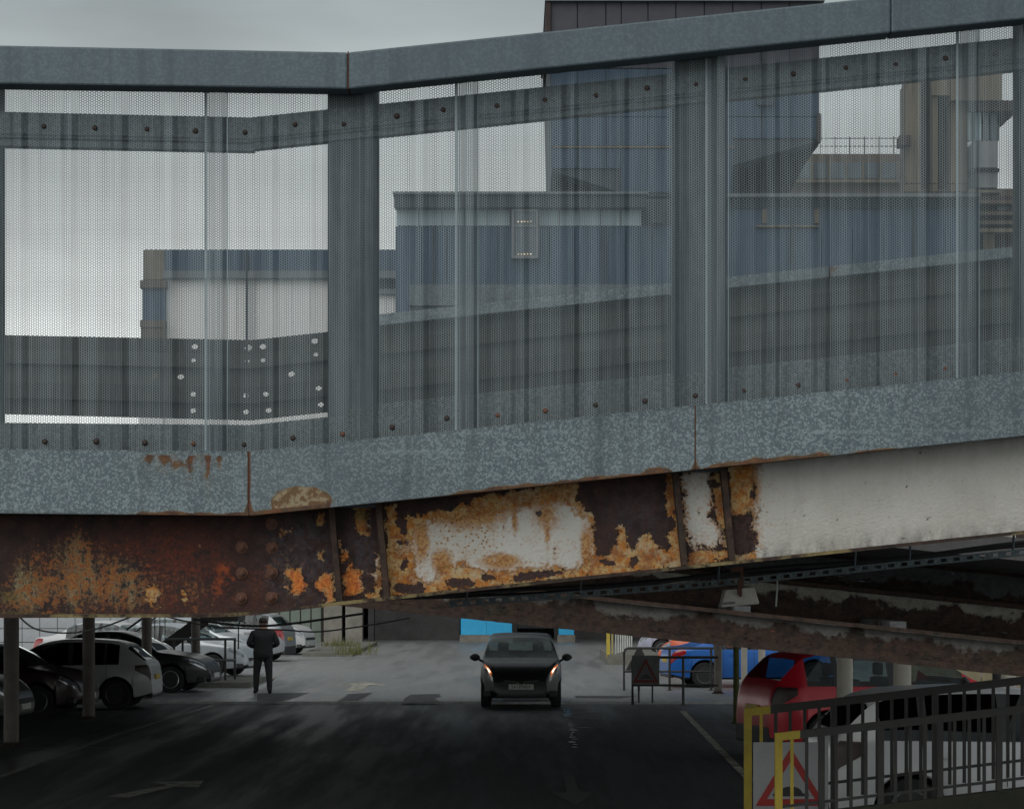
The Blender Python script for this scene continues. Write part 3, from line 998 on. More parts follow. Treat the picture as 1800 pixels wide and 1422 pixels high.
def up_attr(o):
    me = o.data
    co = np.empty(len(me.vertices) * 3, np.float32)
    me.vertices.foreach_get('co', co)
    set_attr(me, 'up', np.full(len(me.vertices), 0.55))
    return o


m = MB()
strip(m, xs(-90, 1950, (380, 450, 520, 600), 40), lambda x: flg_b(x) - 6, flg_b, 10.0, 10.30, 10.0)
up_attr(m.build('bottom_flange', M['flange'], girder))
for (xa, ya, xb, yb_) in ((581, 880, 597, 1060), (663, 872, 680, 1051), (1186, 815, 1204, 993), (1270, 808, 1288, 985)):
    m = MB()
    m.prism([P(xa - 5, ya, 10.02), P(xa + 5, ya, 10.02), P(xb + 5, yb_, 10.02), P(xb - 5, yb_, 10.02)], 10.02, 10.10)
    up_attr(m.build('stiffener', M['stiff'], girder))
bm_ = MB()
bm_.lathe([(0.0, -0.004), (0.026, -0.004), (0.026, 0.0)], (0, 0, 0), 'Y', 12)
bm_.lathe([(0.0, -0.020), (0.016, -0.020), (0.018, -0.017), (0.018, -0.004)], (0, 0, 0), 'Y', 6)
bm_.lathe([(0.0, -0.028), (0.009, -0.028), (0.010, -0.020)], (0, 0, 0), 'Y', 8)
hb = bm_.mesh('bolt', M['bolt'])
for x, y in ((425, 962), (425, 1007), (424, 1051), (477, 921), (478, 963), (478, 1007), (477, 1050)):
    X, Z = P(x, y, 10.1)
    put('bolt', hb, girder, (X, 10.098, Z))

# deck, far girder and far parapet
m = MB()
strip(m, xs(-90, 1950), lambda x: band_t(x) + 40, lambda x: band_b(x) - 20, 10.13, 12.2, 10.0)
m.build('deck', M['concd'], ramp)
m = MB()
strip(m, xs(-90, 1950, (450,), 60), lambda x: band_b(x) - 10, lambda x: flg_b(x) - 5, 12.05, 12.07, 10.0)
strip(m, xs(-90, 1950, (450,), 60), lambda x: flg_b(x) - 5, lambda x: flg_b(x), 11.95, 12.17, 10.0)
up_attr(m.build('far_girder', M['beamC'], ramp))
for k in range(7):
    x = -200 + 330 * k
    X = PX(x, 10.0)
    m = MB()
    z = PZ(band_b(x), 10.0)
    m.box(X - 0.05, X + 0.05, 10.14, 12.0, z - 0.16, z + 0.03)
    up_attr(m.build('cross_beam', M['beamC'], ramp))

HOLES = {0: [(341, 8), (435, 9), (461, 8), (552, 8)], 1: [(340, 6), (434, 6), (462, 6), (555, 6)], 2: [(270, 8), (316, 8), (511, 8)],
         3: [(339, 7), (432, 7), (467, 7), (560, 7)], 4: [(338, 7), (431, 7), (471, 7), (563, 7)]}
rows_f = [0, .19, .36, .60, .80, 1.0]
for k in range(5):
    yf = 12.2 + (0.0 if k % 2 else 0.028)
    tf = lambda x, k=k: far_t(x) + (far_b(x) - far_t(x)) * rows_f[k] - (0.8 if k else 0)
    bf = lambda x, k=k: far_t(x) + (far_b(x) - far_t(x)) * rows_f[k + 1]
    hl = [(h, r) for h, r in HOLES[k]]
    m = MB()
    cur = -90.0
    segs = []
    for hx_, hr in sorted(hl):
        segs.append((cur, hx_ - hr - 1, None))
        segs.append((hx_ - hr - 1, hx_ + hr + 1, (hx_, hr * 0.78)))
        cur = hx_ + hr + 1
    segs.append((cur, 660.0, None))
    for a, b_, h in segs:
        if h is None:
            strip(m, xs(a, b_, (440,), 70), tf, bf, yf, yf + 0.02, 12.2)
            continue
        cx, rr = h
        cy = (tf(cx) + bf(cx)) / 2
        outer = [(a, tf(a)), (cx, tf(cx)), (b_, tf(b_)), (b_, cy), (b_, bf(b_)), (cx, bf(cx)), (a, bf(a)), (a, cy)]
        inner = [(cx + rr * math.cos(R(t_)), cy - rr * 0.82 * math.sin(R(t_))) for t_ in (135, 90, 45, 0, -45, -90, -135, 180)]
        for i in range(8):
            j = (i + 1) % 8
            q = [P(*outer[i], 12.2), P(*outer[j], 12.2), P(*inner[j], 12.2), P(*inner[i], 12.2)]
            m.prism(q, yf, yf + 0.02)
    m.build('parapet_board', M['boardl' if k in (1, 2) else 'boards'], ramp)
    m = MB()
    strip(m, xs(661, 1960, (), 80), tf, bf, yf, yf + 0.02, 12.2)
    m.build('parapet_board', M['boardl' if k in (0, 2) else 'boards'], ramp)
m = MB()
for x in (-60, 618, 960, 1280, 1600, 1920):
    X = PX(x, 12.3)
    m = MB()
    m.box(X - 0.035, X + 0.035, 12.26, 12.33, PZ(band_t(x), 10), PZ(far_t(x) + 4, 12.2))
    m.build('parapet_post', M['boards'], ramp)
for a, b_ in ((640, 1457), (1460, 1960)):
    plate('parapet_capping', xs(a, b_, (), 40), 3, lambda x: far_t(x) - 20, lambda x: far_t(x) - 1, 12.17, 0.09, M['galv'], ramp,
          lambda X, Y: {'rust': np.clip(1 - np.abs(X - 1459) / 3, 0, 0.8), 'pale': X * 0, 'grime': X * 0})
m = MB()
m.box(PX(719, 13.6), PX(1235, 13.6), 13.6, 13.7, PZ(537, 13.6), PZ(500, 13.6))
m.box(PX(721, 13.6), PX(1235, 13.6), 13.72, 13.9, PZ(546, 13.6), PZ(537.5, 13.6))
m.box(PX(1190, 13.6), PX(1235, 13.6), 12.35, 13.9, PZ(560, 13.6), PZ(510, 13.6))
m.build('landing_fascia', M['galv_dim'], ramp)

# ------------------------------------------------------------------ lower flight of the footbridge, behind
low = thing('lower_footbridge_flight', 'dark rust-scaled beams of the lower ramp flight descending to the right', 'footbridge', (0, 0, 0))


def i_beam(name, Y, top, bot, x0, x1, mat, fl=0.16, parent=low):
    m = MB()
    px = xs(x0, x1, (), 9)
    b1 = lambda x: top(x) + 7
    b2 = lambda x: bot(x) - 11
    rows = 10
    for r_ in range(rows):
        strip(m, px, lambda x, r_=r_: b1(x) + (b2(x) - b1(x)) * r_ / rows, lambda x, r_=r_: b1(x) + (b2(x) - b1(x)) * (r_ + 1) / rows, Y, Y + 0.012)
    strip(m, px, top, b1, Y - fl / 2, Y + fl / 2, Y)
    strip(m, px, b2, bot, Y - fl / 2, Y + fl / 2, Y)
    # knock the plates about so that scale and loose rust break the straight lines
    o = m.build(name, mat, parent)
    me = o.data
    co = np.empty(len(me.vertices) * 3, np.float32)
    me.vertices.foreach_get('co', co)
    co = co.reshape(-1, 3)
    px_ = 900 + co[:, 0] / Y * FPX
    py_ = HOR - (co[:, 2] - EYE) / Y * FPX
    t_ = np.array([top(x) for x in px_])
    bb = np.array([bot(x) for x in px_])
    set_attr(me, 'up', 1 - np.clip((py_ - t_) / (bb - t_), 0, 1))
    rs = np.random.RandomState(int(Y * 10))
    co[:, 1] += rs.normal(0, 0.0008, len(co))
    co[:, 2] += rs.normal(0, 0.0007, len(co))
    me.vertices.foreach_set('co', co.ravel())
    me.update()
    return o


la = lambda x: 1085 + 0.104 * (x - 800)
i_beam('lower_beam', 18.0, lambda x: la(x) - 63, la, 560, 1990, M['beamA'])
i_beam('lower_beam', 19.6, lambda x: la(x) - 126, lambda x: la(x) - 52, 560, 1990, M['beamB'])
i_beam('lower_beam', 21.2, lambda x: la(x) - 180, lambda x: la(x) - 112, 560, 1990, M['beamC'])
# loose scale and debris clinging to the lower beams
rs_ = random.Random(5)
for Yb, off, nm_ in ((18.0, 0, 'beamA'), (19.6, -52, 'beamB')):
    ch = MB()
    for i in range(420):
        x = rs_.uniform(640, 1850)
        y = la(x) + off - 11 - abs(rs_.gauss(0, 14)) + 2
        X, Z = P(x, y, Yb)
        r_ = rs_.uniform(0.004, 0.013)
        c0 = Vector((X, Yb - 0.004 - rs_.uniform(0, 0.03) * (y > la(x) + off - 18), Z))
        tv = [c0 + Vector((rs_.gauss(0, r_), -abs(rs_.gauss(0, r_ * 0.5)), rs_.gauss(0, r_ * 0.6))) for _ in range(4)]
        ch.add(tv, [(0, 1, 2), (0, 2, 3), (0, 3, 1), (1, 3, 2)])
    o = ch.build('rust_scale', M[nm_], low)
    set_attr(o.data, 'up', np.random.RandomState(3).uniform(0.05, 0.4, len(o.data.vertices)))
    tag(o, kind='stuff')
m = MB()
strip(m, xs(560, 1990, (), 80), lambda x: la(x) - 215, lambda x: la(x) - 182, 17.7, 22.4, 21.2)
m.build('lower_deck', M['concd'], low)
for x in (560, 1285, 1545):
    X = PX(x, 19.0)
    m = MB()
    m.box(X - 0.06, X + 0.06, 18.05, 21.1, PZ(la(x) - 8, 18), PZ(la(x) - 70, 18))
    up_attr(m.build('cross_member', M['beamC'], low))

# ------------------------------------------------------------------ services slung under the ramp
tr_y = lambda x: float(np.interp(x, [780, 1240, 1950], [1062, 1027, 955]))
tray = thing('cable_tray', 'galvanised slotted cable tray slung under the ramp girder', 'cable tray', (0, 0, 0))
m = MB()
segs = xs(790, 1950, (1240,), 23)
strip(m, segs, lambda x: tr_y(x) - 6, lambda x: tr_y(x) - 3, 11.2, 11.212)
strip(m, segs, lambda x: tr_y(x) + 3, lambda x: tr_y(x) + 6, 11.2, 11.212)
for a, b_ in zip(segs[:-1], segs[1:]):
    strip(m, [a, a + (b_ - a) * 0.55], lambda x: tr_y(x) - 3, lambda x: tr_y(x) + 3, 11.2, 11.212)
strip(m, segs, lambda x: tr_y(x) + 5, lambda x: tr_y(x) + 6.4, 11.21, 11.33, 11.2)
m.build('channel', M['galv_dim'], tray)
for x in (820, 1020, 1262, 1502, 1598, 1780):
    m = MB()
    X = PX(x, 11.22)
    m.tube((X, 11.22, PZ(tr_y(x), 11.2)), (X + 0.01, 11.22, PZ(flg_b(x) - 40, 10)), 0.006, 6)
    m.build('hanger', M['post'], tray)
for i, (dy, r_, yy) in enumerate(((-14, 0.012, 11.5), (-9, 0.009, 11.6))):
    m = MB()
    m.path([(PX(x, yy), yy, PZ(tr_y(x) + dy + 3 * math.sin(x * 0.013 + i), yy)) for x in range(600, 1960, 40)], r_)
    tag(m.build('conduit', M['cable']), 'black conduit clipped above the cable tray, ' + ('upper one' if i == 0 else 'lower one'), 'conduit')
m = MB()
m.path([(PX(x, 11.3), 11.3, PZ(y, 11.3)) for x, y in ((1367, 1010), (1366, 1035), (1364, 1066))], 0.004)
tag(m.build('dangling_tie', M['whitep']), 'pale cable tie dangling from the cable tray beside the floodlight', 'cable tie')
fl = thing('floodlight', 'unlit white floodlight hanging below the cable tray', 'floodlight', (0, 0, 0))
m = MB()
m.prism([P(1272, 1036, 11.1), P(1323, 1031, 11.1), P(1332, 1061, 11.1), P(1265, 1067, 11.1)], 11.02, 11.16)
o = m.build('housing', pmat('floodlight_enamel', (0.60, 0.58, 0.53), (0.40, 0.37, 0.32), 18.0, 0.5), fl)
bv = o.modifiers.new('edge', 'BEVEL'); bv.width = 0.006; bv.segments = 2
m = MB()
m.prism([P(1298, 1018, 11.0), P(1304, 1018, 11.0), P(1304, 1048, 11.0), P(1301, 1049, 11.0), P(1296, 1043, 11.0)], 10.99, 11.01)
m.prism([P(1284, 998, 11.05), P(1306, 996, 11.05), P(1306, 1036, 11.05), P(1301, 1036, 11.05), P(1301, 1003, 11.05), P(1284, 1006, 11.05)], 11.03, 11.06)
m.build('bracket', M['bolt'], fl)
o = put('lettering', txt_mesh('lettering', 'BEVSAN', 0.016, M['signk']), fl, (PX(1282, 11.015), 11.014, PZ(1060, 11.015)))
o.rotation_euler = (R(90), R(-5), 0)

# cables and brackets under the left end
def cable(pts, Y, r, label):
    P3 = []
    n = len(pts)
    for i in range(n - 1):
        for t in np.linspace(0, 1, 8, endpoint=False):
            p0, p1, p2, p3 = pts[max(i - 1, 0)], pts[i], pts[i + 1], pts[min(i + 2, n - 1)]
            q = [0.5 * (2 * p1[k] + (p2[k] - p0[k]) * t + (2 * p0[k] - 5 * p1[k] + 4 * p2[k] - p3[k]) * t * t + (3 * p1[k] - p0[k] - 3 * p2[k] + p3[k]) * t ** 3) for k in (0, 1)]
            P3.append((PX(q[0], Y), Y, PZ(q[1], Y)))
    P3.append((PX(pts[-1][0], Y), Y, PZ(pts[-1][1], Y)))
    m = MB()
    m.path(P3, r)
    return tag(m.build('cable', M['cable']), label, 'cable')


cable([(30, 1080), (60, 1104), (105, 1112), (150, 1109), (190, 1099), (250, 1076)], 12.4, 0.005, 'thick black cable sagging below the left end of the girder')
cable([(270, 1078), (360, 1099), (420, 1104), (500, 1107), (560, 1110), (640, 1100), (720, 1086)], 12.5, 0.0045, 'thin black cable looping behind the standing person, under the girder')
cable([(340, 1088), (400, 1097), (460, 1100), (520, 1095), (570, 1088), (640, 1078)], 12.3, 0.007, 'frayed dark pipe sagging across the top of the standing person')
m = MB()
m.path([(PX(x, 12.6), 12.6, PZ(y, 12.6)) for x, y in ((432, 1096), (428, 1092), (422, 1092), (419, 1098), (419, 1120), (419, 1141))], 0.004)
tag(m.build('hanging_rod', M['cable']), 'short hooked rod hanging beside the standing person', 'rod')

# ------------------------------------------------------------------ covering deck and its columns
deck = thing('covering_deck', 'concrete parking deck covering the shaded road behind the ramp', 'deck', (0, 36, 3.6))
deck.location = (0, 0, 0)
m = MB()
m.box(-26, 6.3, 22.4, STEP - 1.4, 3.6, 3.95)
m.box(1.7, 6.3, STEP - 1.4, 55.0, 3.6, 3.95)  # unseen extension of the deck, added to shade the railing sign
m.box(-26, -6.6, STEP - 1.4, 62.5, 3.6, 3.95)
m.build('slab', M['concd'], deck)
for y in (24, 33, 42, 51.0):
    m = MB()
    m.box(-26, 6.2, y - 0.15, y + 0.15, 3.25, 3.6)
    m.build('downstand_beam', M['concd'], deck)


def column(px, Y, r, mat, label, z0=0.0, top=3.6, moss=False):
    c = thing('column', label, 'column', (PX(px, Y), Y, z0))
    m = MB()
    m.lathe([(r, 0), (r, top - z0)], (0, 0, 0), 'Z', 20)
    m.build('shaft', mat, c, True)
    m = MB()
    m.lathe([(r + 0.05, 0), (r + 0.05, 0.02), (r + 0.01, 0.025), (r + 0.008, 0.06)], (0, 0, 0), 'Z', 20)
    m.build('base_plate', M['stiff'] if not moss else M['moss'], c, True)
    return c


column(20, 39.5, 0.125, M['colm'], 'brown round column nearest the left edge, above the dark car')
column(156, 47.0, 0.12, M['colm'], 'brown round column in front of the white hatchback')
column(258, 54.3, 0.115, M['colm'], 'brown round column in front of the black saloon')
column(344, 61.5, 0.115, M['colm'], 'dark round column beside the steel stair', LV)
column(1262, 56.6, 0.095, M['colm'], 'dark round column in front of the blue car', LV)
column(1485, 33.2, 0.11, M['cream'], 'cream round column in front of the red car rear door')
column(1586, 30.2, 0.112, M['cream'], 'cream round column in front of the red car front door')
column(1308, 57.4, 0.075, M['cream'], 'slim cream pipe column before the blue car front door', LV)
column(1339, 57.6, 0.085, M['cream'], 'slim cream column at the nose of the blue car', LV)
column(1294, 45.5, 0.055, M['moss'], 'mossy green post at the tail of the red car', 0, 3.6, True)
column(1752, 27.5, 0.05, M['black'], 'thin black post behind the ramp handrails')
column(1770, 31.5, 0.115, M['cream'], 'cream round column at the right edge behind the handrails')

# ------------------------------------------------------------------ road markings
def marking(name, poly, mat, label=None, z=0.004):
    m = MB()
    m.add([(x, y, z) for x, y in poly], [tuple(range(len(poly)))])
    return tag(m.build(name, mat), kind='structure')


def gpt(px, py, z=0.0):
    Y = (EYE - z) * FPX / (py - HOR)
    return PX(px, Y), Y


def line_mark(pts, w, mat, z=0.004):
    for (a, b_) in zip(pts[:-1], pts[1:]):
        p, q = Vector(gpt(*a, z)), Vector(gpt(*b_, z))
        d = (q - p).normalized()
        n = Vector((-d.y, d.x)) * w / 2
        marking('road_line', [p - n, q - n, q + n, p + n], mat, z=z)


line_mark([(-60, 1386), (209, 1289), (375, 1239)], 0.11, M['markd'])
line_mark([(1199, 1249), (1320, 1372)], 0.12, M['mark'])
for y in (1258, 1266, 1287, 1300, 1315, 1331, 1349):
    x0 = 1199 + (y - 1249) * 0.985 + 6
    line_mark([(x0, y), (x0 + 95, y)], 0.05, M['markd'])
line_mark([(20, 1315), (200, 1313)], 0.06, M['markd'])


def arrow(cx, cy, length, flip, mat, z, wd=0.42):
    Xc, Yc = gpt(cx, cy, z)
    sgn = -1 if flip else 1
    prof = [(-0.09, 0), (0.09, 0), (0.09, 0.62), (0.34, 0.62), (0, 1.0), (-0.34, 0.62), (-0.09, 0.62)]
    marking('road_arrow', [(Xc + x * length * wd, Yc + sgn * (y - 0.5) * length) for x, y in prof], mat, z=z)


M['marka'] = pmat('faint_road_paint', (0.125, 0.121, 0.114), (0.08, 0.079, 0.077), 5.0, 0.75, lo=0.42, hi=0.6)
arrow(1005, 1385, 4.6, True, M['marka'], 0.005, 0.19)
arrow(632, 1206, 5.0, False, M['mark'], LV + 0.005)
Xa, Ya = gpt(290, 1384, 0.005)
marking('road_arrow', [(Xa + x, Ya + y) for x, y in ((-0.55, -1.3), (-0.25, -1.4), (0.10, 0.2), (0.42, 0.1), (0.36, 1.1), (-0.30, 0.9), (-0.02, 0.45), (-0.45, -0.9))], M['markd'], z=0.005)
M['darkened'] = asphalt_mat('shadow_patch_asphalt', (0.075, 0.077, 0.080), (0.055, 0.057, 0.060), (0.55, 0.8, 0.25))  # dark asphalt tone for the shadows painted on the forecourt
# steel edge strip at the step
m = MB()
m.box(-14, 14, STEP - 0.035, STEP - 0.002, 0.0, LV + 0.012)
tag(m.build('step_edge_strip', pmat('worn_steel_strip', (0.55, 0.56, 0.56), (0.30, 0.30, 0.29), 3.0, 0.4, 0.3)), kind='structure')
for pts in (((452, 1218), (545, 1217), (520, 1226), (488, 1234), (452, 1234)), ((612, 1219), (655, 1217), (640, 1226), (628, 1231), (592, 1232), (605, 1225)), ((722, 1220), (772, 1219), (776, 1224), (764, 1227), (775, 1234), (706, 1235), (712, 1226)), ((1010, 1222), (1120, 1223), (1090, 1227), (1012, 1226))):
    marking('shadow_patch', [gpt(x, y, LV + 0.004) for x, y in pts], M['darkened'], z=LV + 0.004)  # painted cast shadows of the columns and deck edge
# puddles on the covered road, shallow water films
def puddle(cx, cy, rx, ry, seed):
    X0, Y0 = gpt(cx, cy)
    rs = random.Random(seed)
    pts = [(X0 + rx * (0.7 + 0.4 * rs.random()) * math.cos(t), Y0 + ry * (0.65 + 0.5 * rs.random()) * math.sin(t)) for t in [2 * math.pi * i / 26 for i in range(26)]]
    m = MB()
    m.add([(x, y, 0.0062) for x, y in pts], [tuple(range(26))])
    return tag(m.build('puddle', M['water']), kind='structure')


kw = N('standing_water')
kw.set(Base_Color=kw.mix(kw.noise(3.0, 3), (0.020, 0.021, 0.022), (0.03, 0.031, 0.032)), Roughness=kw.rng(kw.noise(2.0, 4), 0.3, 0.7, 0.03, 0.16))
kw.bump(kw.noise(18.0, 3), 0.06, 0.004)
M['water'] = kw.m
_pr = random.Random(11)
for i in range(20):
    t = i / 19
    puddle(997 + 12 * t + _pr.uniform(-3, 3), 1247 + 66 * t ** 1.3, (0.10 - 0.05 * t) * _pr.uniform(0.5, 1.3), _pr.uniform(0.10, 0.38), i)
for q in ((1030, 1254, 0.45, 0.10, 31), (1022, 1262, 0.30, 0.12, 32), (1048, 1263, 0.22, 0.08, 33), (1028, 1279, 0.16, 0.10, 34), (1018, 1247, 0.3, 0.10, 35)):
    puddle(*q)

# ================================================================== buildings beyond
M['blue'] = pmat('blue_grey_cladding', (0.026, 0.062, 0.108), (0.016, 0.042, 0.078), 0.9, 0.6, 0.0, 0.0, lo=0.4, hi=0.6, stretch=(3, 1, 0.25))
M['blued'] = pmat('dark_blue_cladding', (0.018, 0.034, 0.052), (0.011, 0.022, 0.035), 0.9, 0.6, stretch=(3, 1, 0.25))
M['slate'] = pmat('slate_purple_cladding', (0.044, 0.047, 0.060), (0.036, 0.038, 0.050), 0.5, 0.6)
M['pale'] = pmat('pale_ribbed_cladding', (0.78, 0.79, 0.78), (0.68, 0.69, 0.68), 0.6, 0.6, stretch=(4, 1, 0.2))
M['tan'] = pmat('tan_concrete', (0.19, 0.162, 0.115), (0.095, 0.085, 0.066), 1.1, 0.9, 0, 0, stretch=(2, 1, 0.3))
M['brown'] = pmat('brown_brick', (0.115, 0.092, 0.070), (0.085, 0.068, 0.053), 1.2, 0.9)
M['brickd'] = pmat('dark_brick', (0.050, 0.036, 0.034), (0.038, 0.028, 0.027), 1.2, 0.9)
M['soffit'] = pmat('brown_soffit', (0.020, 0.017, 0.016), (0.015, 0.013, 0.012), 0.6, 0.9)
M['wglass'] = pmat('window_glass', (0.10, 0.13, 0.15), (0.06, 0.08, 0.10), 0.8, 0.15, 0.0)
M['wpale'] = pmat('pale_window_glass', (0.38, 0.49, 0.54), (0.30, 0.41, 0.46), 0.5, 0.2)
M['greyp'] = pmat('grey_render_panel', (0.20, 0.215, 0.225), (0.17, 0.18, 0.19), 0.8, 0.8)
M['roofm'] = pmat('roof_edge_metal', (0.13, 0.15, 0.16), (0.09, 0.105, 0.115), 0.6, 0.5)
M['blueh'] = pmat('blue_hoarding', (0.03, 0.46, 0.86), (0.05, 0.54, 0.92), 1.5, 0.5)
M['wallw'] = pmat('white_block_wall', (0.42, 0.44, 0.46), (0.34, 0.36, 0.38), 1.5, 0.8)
M['door'] = pmat('green_garage_door', (0.20, 0.24, 0.20), (0.15, 0.19, 0.16), 2.0, 0.7)
M['wood'] = pmat('weathered_fence_board', (0.30, 0.26, 0.16), (0.20, 0.18, 0.11), 3.0, 0.85, stretch=(3, 3, 0.4))
M['grass'] = pmat('dry_grass', (0.16, 0.16, 0.05), (0.10, 0.11, 0.035), 5.0, 0.9)


def bx(px0, px1, py0, py1, Y, dep, mb=None, mi=0):
    mb = mb or MB()
    return mb.box(PX(px0, Y), PX(px1, Y), Y, Y + dep, PZ(py1, Y), PZ(py0, Y), mi)


def block(name, px0, px1, py0, Y, dep, mat, parent, z0=0.0):
    m = MB()
    m.box(PX(px0, Y), PX(px1, Y), Y, Y + dep, z0, PZ(py0, Y))
    return m.build(name, mat, parent)


# low wing with the big pale panel, left
A = thing('blue_clad_wing', 'low blue-grey building with large pale panel, left behind the screen', 'building', (0, 0, 0))
Y = 108.0
block('wall', 252, 726, 446, Y, 14, M['blued'], A, 7.5)
for px_ in (300, 700):
    m = MB(); m.box(PX(px_, Y) - 0.3, PX(px_, Y) + 0.3, Y + 4, Y + 4.6, LV, 7.5); m.build('support_pier', M['concd'], A)
for a, b_ in ((254, 424), (425, 580), (581, 700)):
    bx(a, b_, 439, 484, Y - 0.5, 0.45).build('fascia_panel', M['blue'], A)
bx(252, 288, 440, 492, Y - 0.6, 0.55).build('corner_pier', M['tan'], A)
bx(286, 700, 476, 489, Y - 0.75, 0.2).build('gutter', M['roofm'], A)
w_ = (578 - 288) / 9.0
for i in range(9):
    m = bx(288 + i * w_, 288 + (i + 1) * w_ - 0.6, 489, 800, Y - 0.35, 0.3)
    m.build('cladding_panel', M['pale'], A)
for i in range(4):
    bx(664 + i * 15, 664 + (i + 1) * 15 - 0.6, 517, 800, Y - 0.35, 0.3).build('cladding_panel', M['pale'], A)
bx(640, 724, 508, 517, Y - 0.6, 0.3).build('gutter', M['roofm'], A)
bx(246, 292, 493, 506, Y - 0.9, 2).build('ledge', M['brown'], A)
bx(250, 290, 506, 563, Y - 0.7, 2).build('pier_panel', M['blue'], A)
bx(246, 290, 563, 575, Y - 0.9, 2).build('ledge', M['brown'], A)
bx(248, 290, 575, 716, Y - 0.8, 2).build('pier_panel', M['brown'], A)
bx(244, 287, 717, 800, Y - 0.5, 0.4).build('cladding_panel', M['pale'], A)

# middle block with the window strip
Bd = thing('window_strip_block', 'flat roofed blue block with a long window strip, middle distance', 'building', (0, 0, 0))
Y = 96.0
block('wall', 695, 1300, 398, Y, 9.5, M['blue'], Bd, 8.0)
for px_ in (648, 1295):
    m = MB(); m.box(PX(px_, Y + 9), PX(px_ + 10, Y + 9), Y + 8.6, Y + 9.4, LV, 8.0); m.build('support_pier', M['concd'], Bd)
block('core', 700, 1290, 350, Y + 1.2, 10, M['blued'], Bd, PZ(400, Y))
for a, b_ in ((693, 880), (881, 1040), (1041, 1135)):
    bx(a, b_, 341, 364, Y - 0.7, 0.8).build('roof_fascia', M['blued'], Bd)
bx(690, 1140, 337, 341, Y - 0.9, 6).build('roof', M['roofm'], Bd)
xsn = list(range(697, 898, 40)) + [898]
for a, b_ in zip(xsn[:-1], xsn[1:]):
    w = bx(a, b_ - 1.5, 366, 397, Y + 0.1, 0.06).build('window', M['wpale'], Bd)
    bx(b_ - 1.5, b_, 365, 398, Y + 0.02, 0.1).build('frame', M['roofm'], w)
for a in range(948, 1128, 36):
    w = bx(a, a + 34.5, 366, 397, Y + 0.1, 0.06).build('window', M['wpale'], Bd)
    bx(a + 34.5, a + 36, 365, 398, Y + 0.02, 0.1).build('frame', M['roofm'], w)
w = bx(903, 942, 372, 450, Y - 0.45, 0.06).build('window', M['wglass'], Bd)
m = MB()
for q in ((899, 903, 368, 454), (942, 946, 368, 454), (903, 942, 368, 372), (903, 942, 396, 399), (903, 942, 450, 454)):
    bx(*q, Y - 0.52, 0.5, m)
m.build('frame', M['greyp'], w)
warm = emit_mat('ceiling_lamps', (1.0, 0.75, 0.45), 0.7)
for yy in (389, 446):
    for i in range(5):
        bx(910 + i * 5.4, 912.5 + i * 5.4, yy, yy + 1.8, Y - 0.50, 0.03).build('lamp', warm, w)
for i in range(11):
    bx(697 + i * 45, 739.5 + i * 45, 402, 700, Y - 0.14, 0.13).build('cladding_panel', M['blue'], Bd)

# cantilevered tower head
C = thing('cantilevered_tower', 'big dark cantilevered tower head rising above the ramp screen', 'building', (0, 0, 0))
Y = 104.0
m = MB()
m.prism([P(x, y, Y) for x, y in ((964, 2), (1440, 0), (1440, 247), (1285, 292), (1285, 345), (1100, 345), (1100, 342), (970, 300))], Y, Y + 16)
m.build('wall', M['blued'], C)
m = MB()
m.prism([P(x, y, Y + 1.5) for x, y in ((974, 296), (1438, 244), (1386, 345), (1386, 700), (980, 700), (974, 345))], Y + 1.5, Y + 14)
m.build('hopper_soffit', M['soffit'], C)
m = MB(); m.box(PX(1120, Y), PX(1270, Y), Y + 8, Y + 13, LV, PZ(690, Y)); m.build('core', M['concd'], C)
pxs_ = [968, 1015, 1065, 1092, 1139, 1188, 1238, 1288, 1338, 1388, 1439]
for a, b_ in zip(pxs_[:-1], pxs_[1:]):
    bx(a + 1.0, b_ - 1.0, 3, 120, Y - 0.12, 0.11).build('cladding_panel', M['slate'], C)
    bx(a + 1.0, b_ - 1.0, 122, 205, Y - 0.12, 0.11).build('cladding_panel', M['blue'], C)
    lo = 243 if a > 1280 else (296 if a < 1090 else 338)
    if lo > 262:
        bx(a + 1.0, b_ - 1.0, 207, 256, Y - 0.12, 0.11).build('cladding_panel', M['blue'], C)
        bx(a + 1.0, b_ - 1.0, 261, lo, Y - 0.12, 0.11).build('cladding_panel', M['blue'], C)
    else:
        bx(a + 1.0, b_ - 1.0, 207, lo, Y - 0.12, 0.11).build('cladding_panel', M['blue'], C)
bx(972, 1290, 257, 260, Y - 0.2, 0.2).build('string_course', M['tan'], C)
bx(960, 968, 0, 60, Y - 0.3, 12).build('edge_trim', M['brickd'], C)
bx(1436, 1444, 200, 248, Y - 0.3, 12).build('edge_trim', M['brickd'], C)
bx(958, 1450, -3, 2, Y - 0.4, 16).build('roof', M['roofm'], C)

# brown block with a row of windows and roof rail
D = thing('brown_window_row_block', 'brown brick block with a row of windows and roof railing', 'building', (0, 0, 0))
Y = 135.0
block('wall', 1380, 1620, 271, Y, 14, M['brown'], D)
for i in range(7):
    w = bx(1400 + i * 30, 1426 + i * 30, 286, 314, Y - 0.08, 0.06).build('window', M['wglass'], D)
    bx(1426.5 + i * 30, 1429.5 + i * 30, 283, 316, Y - 0.3, 0.28).build('mullion', M['tan'], w)
bx(1380, 1610, 316, 321, Y - 0.5, 0.5).build('sill', M['tan'], D)
m = MB()
for yy in (238, 252):
    m.tube((PX(1440, Y), Y + 1, PZ(yy, Y)), (PX(1600, Y), Y + 1, PZ(yy, Y)), 0.025, 6)
for xx in range(1446, 1600, 26):
    m.tube((PX(xx, Y), Y + 1, PZ(235, Y)), (PX(xx, Y), Y + 1, PZ(272, Y)), 0.028, 6)
m.build('roof_railing', M['brickd'], D)

